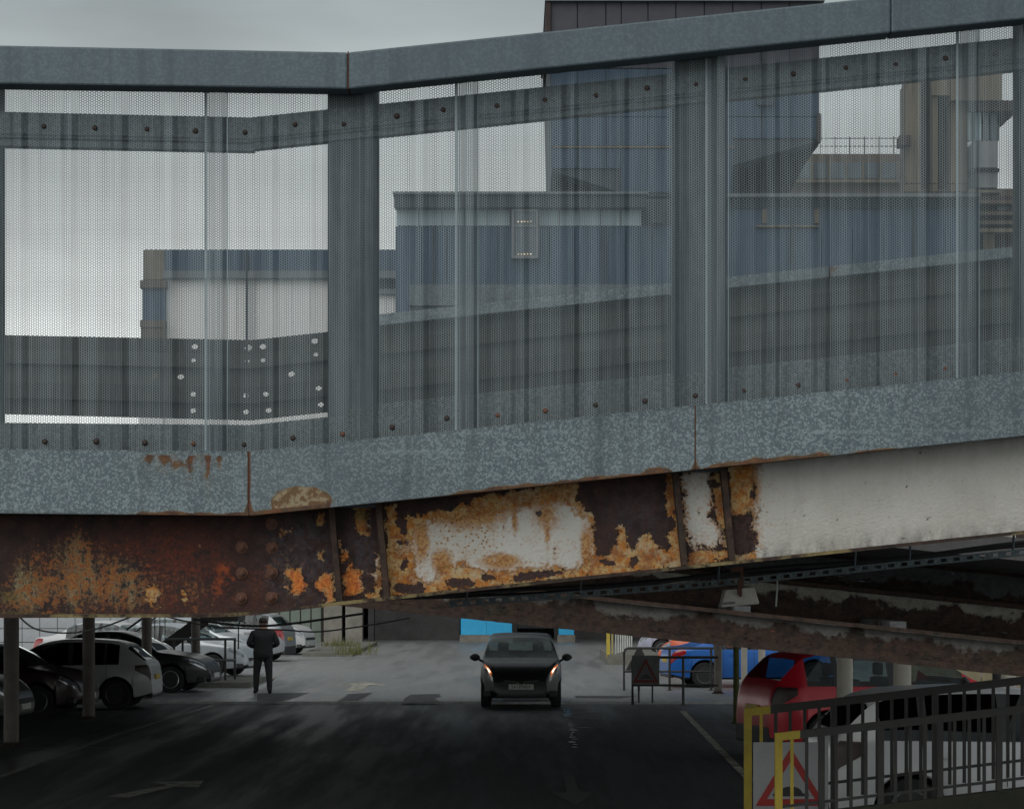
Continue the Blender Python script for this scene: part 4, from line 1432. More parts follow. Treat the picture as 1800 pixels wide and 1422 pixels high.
# concrete stair tower, right
E = thing('concrete_stair_tower', 'tan concrete tower with tall piers, right behind the screen', 'building', (0, 0, 0))
Y = 88.0
block('core', 1612, 1700, 110, Y + 1.0, 3, M['brickd'], E)
for a, b_, t_ in ((1594, 1618, 95), (1640, 1648, 100), (1672, 1700, 80)):
    bx(a, b_, t_, 350, Y, 1.1).build('pier', M['tan'], E)
bx(1589, 1596, 150, 350, Y + 0.4, 0.9).build('pier', M['brown'], E)
bx(1582, 1602, 238, 255, Y - 0.4, 0.8).build('bracket', M['brickd'], E)
bx(1638, 1674, 110, 168, Y - 0.2, 0.3).build('lintel', M['tan'], E)
bx(1672, 1762, 105, 177, Y - 0.4, 6).build('lintel', M['tan'], E)
bx(1700, 1790, 177, 195, Y - 0.2, 5).build('ledge', M['brickd'], E)
for a, b_ in ((1698, 1706), (1714, 1725), (1729, 1738), (1742, 1752)):
    w = bx(a, b_, 196, 247, Y + 0.2, 0.1).build('window', M['wpale' if a < 1729 else 'wglass'], E)
bx(1694, 1756, 195, 248, Y + 2.4, 0.2).build('back_wall', M['greyp'], E)
bx(1712, 1754, 248, 295, Y, 3).build('render_panel', M['greyp'], E)
bx(1714, 1754, 303, 330, Y + 0.3, 2.6).build('render_panel', M['greyp'], E)
bx(1708, 1757, 296, 302, Y + 0.2, 2.8).build('ledge', M['brickd'], E)
block('lower_wall', 1600, 1860, 332, Y + 0.8, 6, M['brown'], E)
bx(1700, 1760, 334, 339, Y - 0.3, 1.2).build('ledge', M['tan'], E)
for a in (330, 345):
    bx(1590, 1700, a - 8, a - 6.5, Y - 0.4, 0.1).build('hand_rail', M['brickd'], E)

# long blue range lower right
F = thing('long_blue_range', 'long dark blue range with ledges, lower right behind the screen', 'building', (0, 0, 0))
Y = 80.0
block('wall', 1230, 1722, 345, Y, 5, M['blue'], F)
bx(1230, 1724, 340, 346, Y - 0.5, 5).build('roof', M['roofm'], F)
for i in range(8):
    bx(1284 + i * 54, 1337 + i * 54, 350, 366, Y - 0.1, 0.09).build('fascia_panel', M['blued'], F)
for i in range(8):
    bx(1284 + i * 54, 1335.5 + i * 54, 402, 560, Y - 0.1, 0.09).build('cladding_panel', M['blue'], F)
for a in (1432, 1340):
    bx(a, a + 8, 368, 392, Y - 0.15, 0.14).build('vent', M['tan'], F)
bx(1330, 1440, 396, 399, Y - 0.3, 0.3).build('ledge', M['tan'], F)
G = thing('banded_brown_building', 'brown building with banded floors at the right edge behind the screen', 'building', (0, 0, 0))
block('wall', 1722, 1900, 345, Y + 1, 6, M['brickd'], G)
for i, yy in enumerate((352, 372, 388, 402)):
    bx(1716, 1900, yy, yy + 6, Y + 0.4, 1.0).build('ledge', M['tan' if i == 3 else 'brown'], G)
bx(1730, 1748, 410, 446, Y + 0.8, 0.25).build('render_panel', M['tan'], G)
for i in range(4):
    bx(1752 + i * 26, 1774 + i * 26, 360, 370, Y + 0.9, 0.12).build('window', M['wglass'], G)

# ------------------------------------------------------------------ undercroft seen below the ramp
U = thing('undercroft_building', 'dark undercroft of a building at the far end of the road', 'building', (0, 0, 0))
m = MB()
m.box(-9.5, 30, 106, 128, 3.2, 7.5)
m.build('upper_floor', M['conc'], U)
m = MB()
m.box(-9.5, 30, 126, 127, LV, 3.2)
m.box(-9.6, -9.2, 106, 126, LV, 3.2)
m.build('back_wall', M['concd'], U)
for px_, w_ in ((585, 32), (622, 30), (905, 9), (978, 8), (1012, 6)):
    Yc = 101.5 if px_ < 700 else 109
    m = MB()
    hw = w_ / 2 / FPX * Yc
    m.cbox(PX(px_, Yc) - hw, PX(px_, Yc) + hw, Yc, Yc + 0.7, LV, 5.0 if px_ < 700 else 3.2, 0.03)
    m.build('pier', M['conc'] if px_ < 700 else M['concd'], U)
m = MB()
m.box(PX(655, 107), PX(808, 107), 107, 107.3, LV, 3.2)
m.build('infill_wall', M['concd'], U)
m = MB()
m.box(PX(1014, 109), PX(1400, 109), 109, 109.3, LV, 3.2)
m.build('infill_wall', M['concd'], U)
m = MB()
m.box(PX(910, 111), PX(974, 111), 111, 111.2, 0.5, 3.1)
m.build('pale_panel', M['greyp'], U)
hd = thing('blue_hoarding', 'bright blue hoarding panels on a low kerb behind the black car', 'hoarding', (0, 0, 0))
for a, b_ in ((810, 855), (855.3, 900), (982, 1009)):
    m = MB()
    m.cbox(PX(a, 103.6), PX(b_, 103.6), 103.6, 103.66, 0.36, 2.1, 0.01)
    m.build('panel', M['blueh'], hd)
m = MB()
m.box(PX(808, 103.5), PX(902, 103.5), 103.5, 103.9, LV, 0.355)
m.box(PX(980, 103.5), PX(1011, 103.5), 103.5, 103.9, LV, 0.355)
m.build('kerb_base', M['conc'], hd)

# green garage doors behind the white SUV
gd = thing('garage_row', 'row of grey-green garage doors behind the white SUV', 'garage', (0, 0, 0))
Y = 104.0
m = MB(); m.box(PX(470, Y), PX(566, Y), Y + 0.2, Y + 6, LV, 3.4); m.build('wall', M['conc'], gd)
for i in range(5):
    m = MB(); m.box(PX(474 + i * 18.5, Y), PX(490 + i * 18.5, Y), Y, Y + 0.15, LV, 2.5); m.build('door', M['door'], gd)

# kerbed island with dry grass
Yi = 88.0
isl = MB()
isl.box(PX(548, Yi), PX(632, Yi), 84.0, 99.5, 0.0, LV + 0.13)
tag(isl.build('island', M['kerb']), kind='structure')
isl = MB()
isl.prism([P(640, 1121, 110), P(700, 1121, 110), P(700, 1124, 110), P(640, 1124, 110)], 96, 106)
gr = MB()
rs = random.Random(3)
for cx, cy, n, sp_ in ((624, 1150, 90, 0.35), (596, 1135, 120, 0.4), (618, 1145, 60, 0.4), (598, 1147, 10, 0.8)):
    Xc, Yc = gpt(cx, cy, LV + 0.13)
    for i in range(n):
        x, y = Xc + rs.gauss(0, sp_), Yc + rs.gauss(0, sp_)
        h, a = rs.uniform(0.12, 0.5), rs.uniform(0, 6.28)
        w = 0.015
        lx, ly = rs.gauss(0, 0.1), rs.gauss(0, 0.1)
        gr.add([(x - w * math.cos(a), y - w * math.sin(a), LV + 0.12), (x + w * math.cos(a), y + w * math.sin(a), LV + 0.12), (x + lx, y + ly, LV + 0.12 + h)], [(0, 1, 2)])
tag(gr.build('dry_grass', M['grass']), 'tufts of dry grass on the kerbed island by the concrete piers', 'grass', kind='stuff')

# panelled white wall, far left
wl_ = thing('white_panel_wall', 'white wall of square panels behind the left parked cars', 'wall', (0, 0, 0))
Y = 84.0
m = MB(); m.box(PX(-120, Y), PX(335, Y), Y, Y + 0.3, LV, 3.2); m.build('backing', M['greyp'], wl_)
pw = 31.0
shared = MB().cbox(-15 / FPX * Y, 15 / FPX * Y, 0, 0.06, -0.225, 0.225, 0.012).mesh('panel', M['wallw'])
for i in range(14):
    for j in range(6):
        put('panel', shared, wl_, (PX(-100 + pw * i, Y), Y - 0.06, LV + 0.26 + 0.475 * j))

for nm, th, Yb, items in (
        ('downpipe', Bd, 95.7, [(760, 762.5, 400, 560), (1060, 1062.5, 400, 560)]),
        ('downpipe', F, 79.6, [(1392, 1395, 348, 520), (1606, 1609, 348, 520)]),
        ('downpipe', A, 107.2, [(432, 434.5, 440, 700)]),
        ('duct', Bd, 95.5, [(1146, 1166, 352, 392)]),
        ('louvre', C, 103.6, [(1010, 1050, 150, 176), (1330, 1360, 150, 185)])):
    for a, b_, y0_, y1_ in items:
        bx(a, b_, y0_, y1_, Yb, 0.3).build(nm, M['blued'], th)

# ================================================================== vehicles
PROFILES = {
    'hatch': [(0, .40), (.004, .50), (.012, .60), (.035, .68), (.085, .80), (.135, .915), (.19, .965), (.28, .992), (.40, 1.0), (.50, .988), (.58, .945), (.66, .835), (.755, .675), (.80, .645), (.87, .61), (.93, .555), (.965, .49), (.988, .42), (1, .34)],
    'suv': [(0, .42), (.004, .54), (.012, .62), (.03, .70), (.06, .80), (.10, .91), (.15, .962), (.26, .992), (.40, 1.0), (.50, .985), (.57, .945), (.65, .835), (.73, .70), (.78, .672), (.87, .64), (.935, .59), (.97, .52), (.99, .44), (1, .36)],
    'saloon': [(0, .42), (.004, .52), (.015, .60), (.04, .665), (.12, .695), (.17, .74), (.24, .86), (.31, .955), (.38, .99), (.46, 1.0), (.53, .985), (.60, .92), (.67, .80), (.735, .675), (.80, .64), (.88, .60), (.94, .545), (.972, .48), (.99, .41), (1, .34)],
}
PROFILES['city'] = [(0, .40), (.004, .50), (.012, .60), (.035, .70), (.075, .82), (.115, .925), (.17, .972), (.28, .995), (.42, 1.0), (.53, .99), (.61, .955), (.69, .86), (.80, .685), (.85, .66), (.91, .625), (.95, .575), (.975, .51), (.99, .44), (1, .36)]
WIN = {  # side panes, windscreen, rear window as fractions of the length
    'hatch': ([(.17, .235), (.25, .415), (.44, .70)], (.585, .745), (.04, .125)),
    'city': ([(.16, .225), (.24, .425), (.45, .745)], (.615, .79), (.04, .11)),
    'suv': ([(.12, .215), (.235, .41), (.435, .68)], (.575, .72), (.035, .095)),
    'saloon': ([(.24, .295), (.31, .455), (.48, .685)], (.60, .725), (.175, .30)),
}


def smooth_prof(pr):
    x = np.array([p[0] for p in pr])
    z = np.array([p[1] for p in pr])
    # monotone-ish cubic through finite-difference slopes
    d = np.gradient(z, x)
    d = np.clip(d, -14, 14)

    def f(t):
        t = min(max(t, 0), 1)
        i = int(min(max(np.searchsorted(x, t) - 1, 0), len(x) - 2))
        h = x[i + 1] - x[i]
        u = (t - x[i]) / h
        sl = (z[i + 1] - z[i]) / h
        d0 = min(abs(d[i]), 3 * abs(sl)) * (1 if sl >= 0 else -1) if d[i] * sl > 0 else 0
        d1 = min(abs(d[i + 1]), 3 * abs(sl)) * (1 if sl >= 0 else -1) if d[i + 1] * sl > 0 else 0
        return (2 * u**3 - 3 * u**2 + 1) * z[i] + (u**3 - 2 * u**2 + u) * h * d0 + (-2 * u**3 + 3 * u**2) * z[i + 1] + (u**3 - u**2) * h * d1
    return f


_wheel_cache = {}


def wheel_meshes(r, spokes, dark):
    key = (round(r, 3), spokes, dark)
    if key in _wheel_cache:
        return _wheel_cache[key]
    t = MB()
    t.lathe([(r * .66, -.10), (r * .80, -.108), (r * .95, -.105), (r, -.085), (r, .085), (r * .95, .105), (r * .80, .108), (r * .66, .10), (r * .66, -.10)], (0, 0, 0), 'Y', 32)
    rim = MB()
    rim.lathe([(r * .67, -.106), (r * .64, -.108), (r * .61, -.07), (r * .60, .02), (r * .58, .05), (0.0, .05)], (0, 0, 0), 'Y', 32, 1)
    rim.lathe([(r * .67, -.104), (r * .665, -.112), (r * .60, -.106), (r * .59, -.085)], (0, 0, 0), 'Y', 32, 0)
    for i in range(spokes):
        a = 2 * math.pi * i / spokes
        c, s_ = math.cos(a), math.sin(a)
        vs = []
        for rad, hw, y in ((r * .08, .030, -.075), (r * .62, .021, -.098)):
            for sg in (-1, 1):
                vs.append((rad * c - sg * hw * s_, y, rad * s_ + sg * hw * c))
            for sg in (1, -1):
                vs.append((rad * c - sg * hw * .7 * s_, y + .03, rad * s_ + sg * hw * .7 * c))
        rim.add(vs, [(0, 1, 5, 4), (1, 2, 6, 5), (3, 0, 4, 7), (2, 3, 7, 6), (0, 3, 2, 1), (4, 5, 6, 7)], 0)
    rim.lathe([(0.0, -.105), (r * .11, -.10), (r * .17, -.08), (r * .17, -.05)], (0, 0, 0), 'Y', 16, 0)
    m1 = t.mesh('wheel', M['rubber'], True)
    m2 = rim.mesh('rim', [M['alloyd'] if dark else M['chrome'], M['black']], True, 30)
    _wheel_cache[key] = (m1, m2)
    return m1, m2


def car(name, label, X, Yc, yaw, kind, L, W, H, paint, z0=0.0, glass='glass', tail='tail', wr=0.315, spokes=10, dark_rim=False, group=None, plate=None, pitch=0.0, lit=False, clad=False, detail=True, roof_rail=False, cat='car', plate_rear=None):
    c = thing(name, label, cat, (X, Yc, z0), group, yaw)
    c.rotation_euler = (0, pitch, yaw)
    prof = smooth_prof(PROFILES[kind])
    panes, ws, rw = WIN[kind]
    fx, rx = 0.805, 0.19
    if kind == 'hatch':
        fx, rx = 0.80, 0.185
    wheels = (rx * L, fx * L)
    Ra = wr + 0.055
    st = set(np.linspace(0, 1, 46).tolist())
    for a, b_ in panes:
        st |= {a, b_}
    st |= {*ws, *rw, .004, .012, .985, .995}
    for wx in wheels:
        for t in np.linspace(-1, 1, 17):
            st.add((wx + Ra * math.sin(t * math.pi / 2)) / L)
        st |= {(wx - Ra - 0.004) / L, (wx + Ra + 0.004) / L}
    st = sorted(s for s in st if 0 <= s <= 1)
    keep = [st[0]]
    must = {x for p in panes for x in p} | set(ws) | set(rw)
    for s in st[1:]:
        if s - keep[-1] > 0.0012 or s in must:
            keep.append(s)
    st = keep

    belt0 = {'city': .645, 'hatch': .635, 'suv': .655, 'saloon': .645}[kind] * H

    def ring(s):
        x = s * L
        zt = prof(s) * H
        zb = min(belt0 + 0.02 * H * (0.5 - s) * 2, zt - 0.018)
        e = min(s, 1 - s) * L
        pl = 1 - ((0.36 * max(0, 1 - e / 0.75) ** 1.7) if s > 0.5 else (0.22 * max(0, 1 - e / 0.55) ** 2.0)) - 0.018 * max(0, (abs(s - .48) - .2))
        hb = W / 2 * pl
        zbot = 0.20 + 0.10 * max(0, 1 - e / 0.45) ** 1.5
        zs = zbot + 0.05
        inarch = None
        for wx in wheels:
            dx = x - wx
            if abs(dx) <= Ra:
                inarch = wr + math.sqrt(max(0, Ra * Ra - dx * dx))
        p2z = max(zs, inarch) if inarch else zs
        zm = max(0.36 * H, p2z + 0.02)
        zm = min(zm, zb - 0.05) if zb - 0.05 > p2z + 0.004 else p2z + 0.004
        zsh = max(zb - 0.075, zm + 0.006)
        zbb = max(zb, zsh + 0.004)
        gh = max(zt - zbb, 0.012)
        yb_ = hb * 0.955
        yr = max(yb_ - (0.29 if kind == 'city' else 0.36) * gh - 0.015, 0.2)
        p1 = (hb * .58, p2z) if inarch else (hb * .80, zbot)
        return [(0, zbot), p1, (hb * .975, p2z), (hb, zm), (hb * .988, zsh), (yb_, zbb), (yr, zbb + gh * .88), (yr * .90, zbb + gh * .97), (yr * .5, zbb + gh), (0, zbb + gh * 1.004)]

    rings = [ring(s) for s in st]
    nk = 10

    def pt_on(s, seg, t):
        r_ = ring(s)
        a, b_ = r_[seg], r_[seg + 1]
        return (s * L - L / 2, a[0] + (b_[0] - a[0]) * t, a[1] + (b_[1] - a[1]) * t)

    body = MB()
    for sg in (1, -1):
        base = len(body.v)
        vs = [(s * L - L / 2, sg * y, z) for s, rg in zip(st, rings) for y, z in rg]
        body.v += vs
        for i in range(len(st) - 1):
            mid_ = (st[i] + st[i + 1]) / 2
            for k in range(nk - 1):
                if k == 5 and any(a <= mid_ <= b_ for a, b_ in panes):
                    continue
                if k in (6, 7, 8) and (ws[0] <= mid_ <= ws[1] or rw[0] <= mid_ <= rw[1]):
                    continue
                if k == 5 and ws[0] - 0.0 <= mid_ <= ws[1] and False:
                    continue
                f = (base + i * nk + k, base + i * nk + k + 1, base + (i + 1) * nk + k + 1, base + (i + 1) * nk + k)
                body.f.append(f)
                in_arch = any(abs(mid_ * L - wx) < Ra for wx in wheels)
                body.mi.append(1 if k == 0 or (k == 1 and in_arch) or (clad and k == 2 and rings[i][2][1] > 0.0 and (in_arch or True) and k == 2 and False) else (2 if k == 1 else 0))
        body.f.append(tuple(base + k for k in range(nk)))
        body.mi.append(0)
        body.f.append(tuple(base + (len(st) - 1) * nk + k for k in range(nk)))
        body.mi.append(0)
    me = bpy.data.meshes.new('body')
    me.from_pydata(body.v, [], body.f)
    for q in (paint, M['black'], M['trim']):
        me.materials.append(q)
    me.polygons.foreach_set('material_index', body.mi)
    bm = bmesh.new()
    bm.from_mesh(me)
    bmesh.ops.remove_doubles(bm, verts=bm.verts, dist=0.0006)
    bmesh.ops.recalc_face_normals(bm, faces=bm.faces)
    bm.to_mesh(me)
    bm.free()
    me.polygons.foreach_set('use_smooth', [True] * len(me.polygons))
    me.set_sharp_from_angle(angle=R(38))
    bo = put('body', me, c)

    def patch(nm, s0, s1, seg, t0, t1, mat, off=0.006, both=True, ns=8, nt=3, parent=c, taper=None, merge=False):
        outs = []
        for sg in ((1, -1) if both else (1,)):
            m = MB()
            g = []
            for i in range(ns + 1):
                s = s0 + (s1 - s0) * i / ns
                row = []
                for j in range(nt + 1):
                    t = j / nt
                    lo, hi = t0, t1
                    if taper:
                        lo, hi = taper(i / ns, t0, t1)
                    tt = lo + (hi - lo) * t
                    k = seg
                    while tt > 1 and k < nk - 2:
                        tt -= 1
                        k += 1
                    row.append(Vector(pt_on(s, k, tt)))
                g.append(row)
            vs = []
            for i in range(ns + 1):
                for j in range(nt + 1):
                    a = g[min(i + 1, ns)][j] - g[max(i - 1, 0)][j]
                    b_ = g[i][min(j + 1, nt)] - g[i][max(j - 1, 0)]
                    n = a.cross(b_)
                    n = n.normalized() if n.length > 1e-9 else Vector((0, 1, 0))
                    if n.dot(g[i][j] - Vector((g[i][j].x * 0.8, 0, 0.5))) < 0:
                        n = -n
                    q = g[i][j] + n * off
                    vs.append((q.x, sg * q.y, q.z))
            m.add(vs, [(i * (nt + 1) + j, i * (nt + 1) + j + 1, (i + 1) * (nt + 1) + j + 1, (i + 1) * (nt + 1) + j) for i in range(ns) for j in range(nt)])
            outs.append(m.build(nm, mat, parent, True, 60))
        return outs

    def across(nm, s0, s1, mat, parent=c, off=0.004):
        m = MB()
        ns, vs = 8, []
        for i in range(ns + 1):
            s = s0 + (s1 - s0) * i / ns
            rg = ring(s)
            line = [(-rg[6][0], rg[6][1]), (-rg[7][0], rg[7][1]), (-rg[8][0], rg[8][1]), (0, rg[9][1]), (rg[8][0], rg[8][1]), (rg[7][0], rg[7][1]), (rg[6][0], rg[6][1])]
            vs += [(s * L - L / 2, y, z + off) for y, z in line]
        m.add(vs, [(i * 7 + j, i * 7 + j + 1, (i + 1) * 7 + j + 1, (i + 1) * 7 + j) for i in range(ns) for j in range(6)])
        return m.build(nm, mat, parent, True, 60)

    G_ = M[glass]
    for a, b_ in panes:
        patch('side_window', a, b_, 5, 0.0, 1.0, G_, 0.002)
    across('windscreen', *ws, M['glass'] if glass == 'glass' else G_)
    across('rear_window', *rw, G_)
    # black pillars and a bright waist line
    if detail:
        for i in range(len(panes) - 1):
            patch('pillar_trim', panes[i][1], panes[i + 1][0], 5, 0.0, 1.0, M['trim'], 0.004, ns=2)
        patch('waist_trim', panes[0][0], panes[-1][1] + 0.02, 4, 0.86, 1.0, M['trim'], 0.004, ns=16, nt=1)
        for s in (panes[1][0] - 0.015, panes[2][0] - 0.012, panes[2][1] + 0.012):
            patch('door_seam', s - 0.0012, s + 0.0012, 2, 0.1, 2.95, M['black'], 0.0015, ns=1, nt=6)
        for s in (panes[1][0] + 0.02, panes[2][0] + 0.025):
            patch('door_handle', s, s + 0.042, 3, 0.74, 0.92, paint, 0.022, ns=3, nt=1)
    # lights
    hl = patch('headlight', 0.90, 0.982, 3, 0.30, 1.75, M['lamp'], 0.006, ns=8, nt=4, taper=lambda u, a, b_: (a + 0.55 * (1 - u), b_ - 0.1 * (1 - u)))
    tl = patch('tail_light', 0.006, 0.085, 3, 0.35, 1.75, M[tail], 0.006, ns=8, nt=4, taper=lambda u, a, b_: (a + 0.5 * u, b_ - 0.15 * u))
    # bumper openings, grille, plates
    zf = prof(1.0) * H
    m = MB()
    m.cbox(L / 2 - 0.10, L / 2 - 0.005, -W * .30, W * .30, 0.24, 0.40, 0.03)
    for sg in (-1, 1):
        m.cbox(L / 2 - 0.24, L / 2 - 0.085, sg * W * .40 - 0.10, sg * W * .40 + 0.06, 0.26, 0.38, 0.02)
    m.build('lower_grille', M['trim'], c)
    m = MB()
    m.cbox(L / 2 - 0.10, L / 2 + 0.012, -W * .27, W * .27, zf - 0.055, zf + 0.035, 0.02)
    gr_ = m.build('grille', M['trim'], c)
    if lit:
        m = MB()
        pts = [(-0.36, 0.05), (-0.09, 0.03), (0, -0.06), (0.09, 0.03), (0.36, 0.05)]
        for (a, b_), (c_, d_) in zip(pts[:-1], pts[1:]):
            m.tube((L / 2 + 0.02, a, zf + b_), (L / 2 + 0.02, c_, zf + d_), 0.009, 6)
        m.build('chrome_bar', M['chrome'], gr_)
    m = MB()
    if kind == 'suv':
        m.cbox(-L / 2 - 0.015, -L / 2 + 0.12, -W * .385, W * .385, 0.22, 0.50, 0.04)
    else:
        m.cbox(-L / 2 + 0.0, -L / 2 + 0.12, -W * .36, W * .36, 0.24, 0.36, 0.03)
    m.build('rear_valance', M['trim'], c)
    zp = 0.40 if not plate else 0.47
    m = MB()
    m.cbox(L / 2 - 0.012, L / 2 + 0.024, -0.26, 0.26, zp - 0.055, zp + 0.055, 0.006)
    pl_ = m.build('number_plate', M['platew'], c)
    if plate:
        o = put('plate_lettering', txt_mesh('plate_lettering', plate, 0.092, M['signk']), pl_, (L / 2 + 0.026, 0, zp))
        o.rotation_euler = (R(90), 0, R(90))
    m = MB()
    m.cbox(-L / 2 - 0.022, -L / 2 + 0.02, -0.26, 0.26, 0.42 * H, 0.42 * H + 0.11, 0.006)
    m.build('number_plate', M['platey'], c)
    # mirrors
    sm = panes[-1][1] - 0.02
    for sg in (-1, 1):
        r_ = ring(sm)
        m = MB()
        bm = bmesh.new()
        bmesh.ops.create_icosphere(bm, subdivisions=2, radius=1)
        bm.verts.index_update()
        vx = [(sm * L - L / 2 + 0.02 + v.co.x * 0.075 * (1.0 if v.co.x > 0 else 0.45), sg * (r_[5][0] + 0.16 + v.co.y * 0.115), r_[5][1] + 0.075 + v.co.z * (0.082 - 0.02 * max(0, v.co.y))) for v in bm.verts]
        m.add(vx, [[v.index for v in f.verts] for f in bm.faces])
        bm.free()
        m.tube((sm * L - L / 2 + 0.02, sg * (r_[5][0] - 0.01), r_[5][1] - 0.02), (sm * L - L / 2 + 0.02, sg * (r_[5][0] + 0.10), r_[5][1] + 0.05), 0.026, 8, 0.022)
        m.build('door_mirror', M['trim'], c, True)
    # cabin: seats, dash, steering wheel, roof lining
    m = MB()
    for xx in (0.10, -0.75):
        for sg in (-1, 1):
            x0 = L * (0.50 - 0.5) + xx
            m.cbox(x0 - .05, x0 + .42, sg * .38 - .25, sg * .38 + .25, .35, .58, .06)
            m.cbox(x0 - .20, x0 + .0, sg * .38 - .24, sg * .38 + .24, .50, belt0 + .10, .06)
            m.cbox(x0 - .20, x0 - .10, sg * .38 - .12, sg * .38 + .12, belt0 + .12, belt0 + .32, .04)
    m.cbox(0.66 * L - L / 2, 0.75 * L - L / 2, -W * .40, W * .40, .5, belt0 + .01, .05)
    m.cbox(-L * .44, L * .28, -W * .42, W * .42, .28, .36, .02)
    m.build('cabin_interior', M['cabin'], c)
    if roof_rail:
        for sg in (-1, 1):
            m = MB()
            m.path([(s * L - L / 2, sg * (ring(s)[7][0] - 0.02), ring(s)[8][1] + (0.045 if 0.17 < s < 0.52 else 0.0)) for s in (0.14, 0.17, 0.2, 0.3, 0.4, 0.5, 0.52, 0.55)], 0.018, 6)
            m.build('roof_rail', M['chrome'], c)
    # wheels
    m1, m2 = wheel_meshes(wr, spokes, dark_rim)
    for wx in wheels:
        for sg in (-1, 1):
            o = put('wheel', m1, c, (wx - L / 2, sg * (W / 2 - 0.125), wr))
            o.rotation_euler = (0, random.uniform(0, 6), 0 if sg < 0 else math.pi)
            put('rim', m2, o)
    if clad:
        for wx in wheels:
            for sg in (-1, 1):
                m = MB()
                n = 18
                vs = []
                for i in range(n + 1):
                    a = math.pi * (i / n) * 1.12 - 0.06 * math.pi
                    for rr in (Ra - 0.01, Ra + 0.075):
                        vs.append((wx - L / 2 + rr * math.cos(a), sg * (W / 2 + 0.004), wr + rr * math.sin(a)))
                m.add(vs, [(2 * i, 2 * i + 1, 2 * i + 3, 2 * i + 2) for i in range(n)])
                m.build('arch_cladding', M['trim'], c)
    if lit:
        em = emit_mat('lit_headlamp', (1.0, 0.80, 0.55), 6.0)
        em2 = emit_mat('lit_indicator', (1.0, 0.25, 0.06), 0.35)
        for o in hl:
            o.data.materials[0] = M['lampd']
        patch('lamp_bulb', 0.922, 0.958, 3, 0.98, 1.30, em, 0.012, ns=6, nt=3, taper=lambda u, a, b_: (a + 0.35 * (1 - u), b_ + 0.0))
        patch('lamp_surround', 0.895, 0.970, 3, 0.75, 1.65, em2, 0.009, ns=6, nt=3, taper=lambda u, a, b_: (a + 0.45 * (1 - u), b_))
    return c


M['lampd'] = pmat('unlit_lamp_glass', (0.05, 0.05, 0.052), (0.09, 0.09, 0.092), 20.0, 0.15, 0.2, coat=1)
PT = {
    'black': paint_mat('black_car_paint', (0.012, 0.012, 0.014)),
    'matt': paint_mat('dull_black_car_paint', (0.010, 0.010, 0.011), 0.35, 0.0, 0.5),
    'white': paint_mat('white_car_paint', (0.62, 0.63, 0.64)),
    'grey_white': paint_mat('soft_white_car_paint', (0.50, 0.50, 0.50)),
    'silver': paint_mat('silver_car_paint', (0.52, 0.56, 0.60), 0.3, 0.35),
    'grey': paint_mat('grey_car_paint', (0.32, 0.34, 0.36), 0.3, 0.3),
    'red': paint_mat('red_car_paint', (0.50, 0.006, 0.022), 0.30, 0.15, 0.45),
    'blue': paint_mat('blue_car_paint', (0.005, 0.13, 0.50), 0.3, 0.2),
    'maroon': paint_mat('maroon_car_paint', (0.035, 0.012, 0.012)),
    'olive': paint_mat('olive_car_paint', (0.055, 0.060, 0.048)),
    'orange': paint_mat('orange_car_paint', (0.62, 0.10, 0.025)),
    'lilac': paint_mat('lilac_silver_car_paint', (0.45, 0.46, 0.58), 0.3, 0.2),
}
S = lambda Y: FPX / Y

# black hatchback coming towards the camera, headlamps lit
car('approaching_car', 'black hatchback driving towards the camera with its headlamps lit', 0.19, 50.4 + 2.0, R(-90), 'city', 4.0, 1.72, 1.52, PT['matt'], pitch=math.atan(LV / 2.46) * 0.5 + 0.0, z0=LV * 0.5, lit=True, plate='SA13 NBX', glass='glass', wr=0.305)
# parked, left row
_a = R(179)
_c = Vector((PX(203, 50.4), 50.4)) + Vector((math.cos(_a), math.sin(_a))) * 1.24 + Vector((-math.sin(_a), math.cos(_a))) * -0.8
car('parked_car', 'white hatchback parked behind the brown columns at the left', _c.x, _c.y, _a, 'hatch', 3.97, 1.74, 1.46, PT['grey_white'], glass='glassd', tail='taild', spokes=9, dark_rim=True, group='cars parked on the left')
car('parked_car', 'black saloon parked nose-out beyond the white hatchback', PX(378, 57.5) - 2.28, 57.9, R(-6), 'saloon', 4.6, 1.80, 1.44, PT['black'], z0=LV, spokes=10, group='cars parked on the left', glass='glassd')
car('parked_car', 'dark maroon car parked nose-out behind the second column', PX(163, 48.4) - 2.05, 48.6, R(-8), 'hatch', 4.1, 1.74, 1.46, PT['maroon'], group='cars parked on the left', glass='glassd', dark_rim=True)
car('parked_car', 'dark olive car cut off by the left edge', PX(54, 44.6) - 2.05, 44.4, R(-6), 'hatch', 4.1, 1.76, 1.50, PT['olive'], group='cars parked on the left', glass='glassd', dark_rim=True)
car('parked_car', 'silver saloon parked in the open behind the hand railing', PX(450, 66.5) - 2.3, 67.2, R(-14), 'saloon', 4.65, 1.81, 1.46, PT['silver'], z0=LV, spokes=7, group='cars parked on the left')
car('parked_car', 'pale silver hatchback behind the silver saloon, left of the standing person', PX(455, 75) - 2.15, 75.5, R(-12), 'hatch', 4.3, 1.80, 1.50, PT['silver'], z0=LV, group='cars parked on the left')
car('parked_car', 'white saloon seen between the columns behind the stair', PX(330, 71.3) - 2.2, 71.4, R(-10), 'saloon', 4.5, 1.80, 1.46, PT['white'], z0=LV, group='cars parked on the left')
car('parked_car', 'grey SUV parked tail-out with red lamp right of the standing person', PX(513, 79.5) - 2.2, 79.7, R(170), 'suv', 4.4, 1.84, 1.62, PT['grey'], z0=LV, group='cars parked on the left')
car('parked_car', 'white SUV with grey bumper parked nose-out furthest along the left row', PX(549, 86.5) - 2.2, 87.0, R(-14), 'suv', 4.4, 1.84, 1.60, PT['white'], z0=LV, clad=True, group='cars parked on the left')
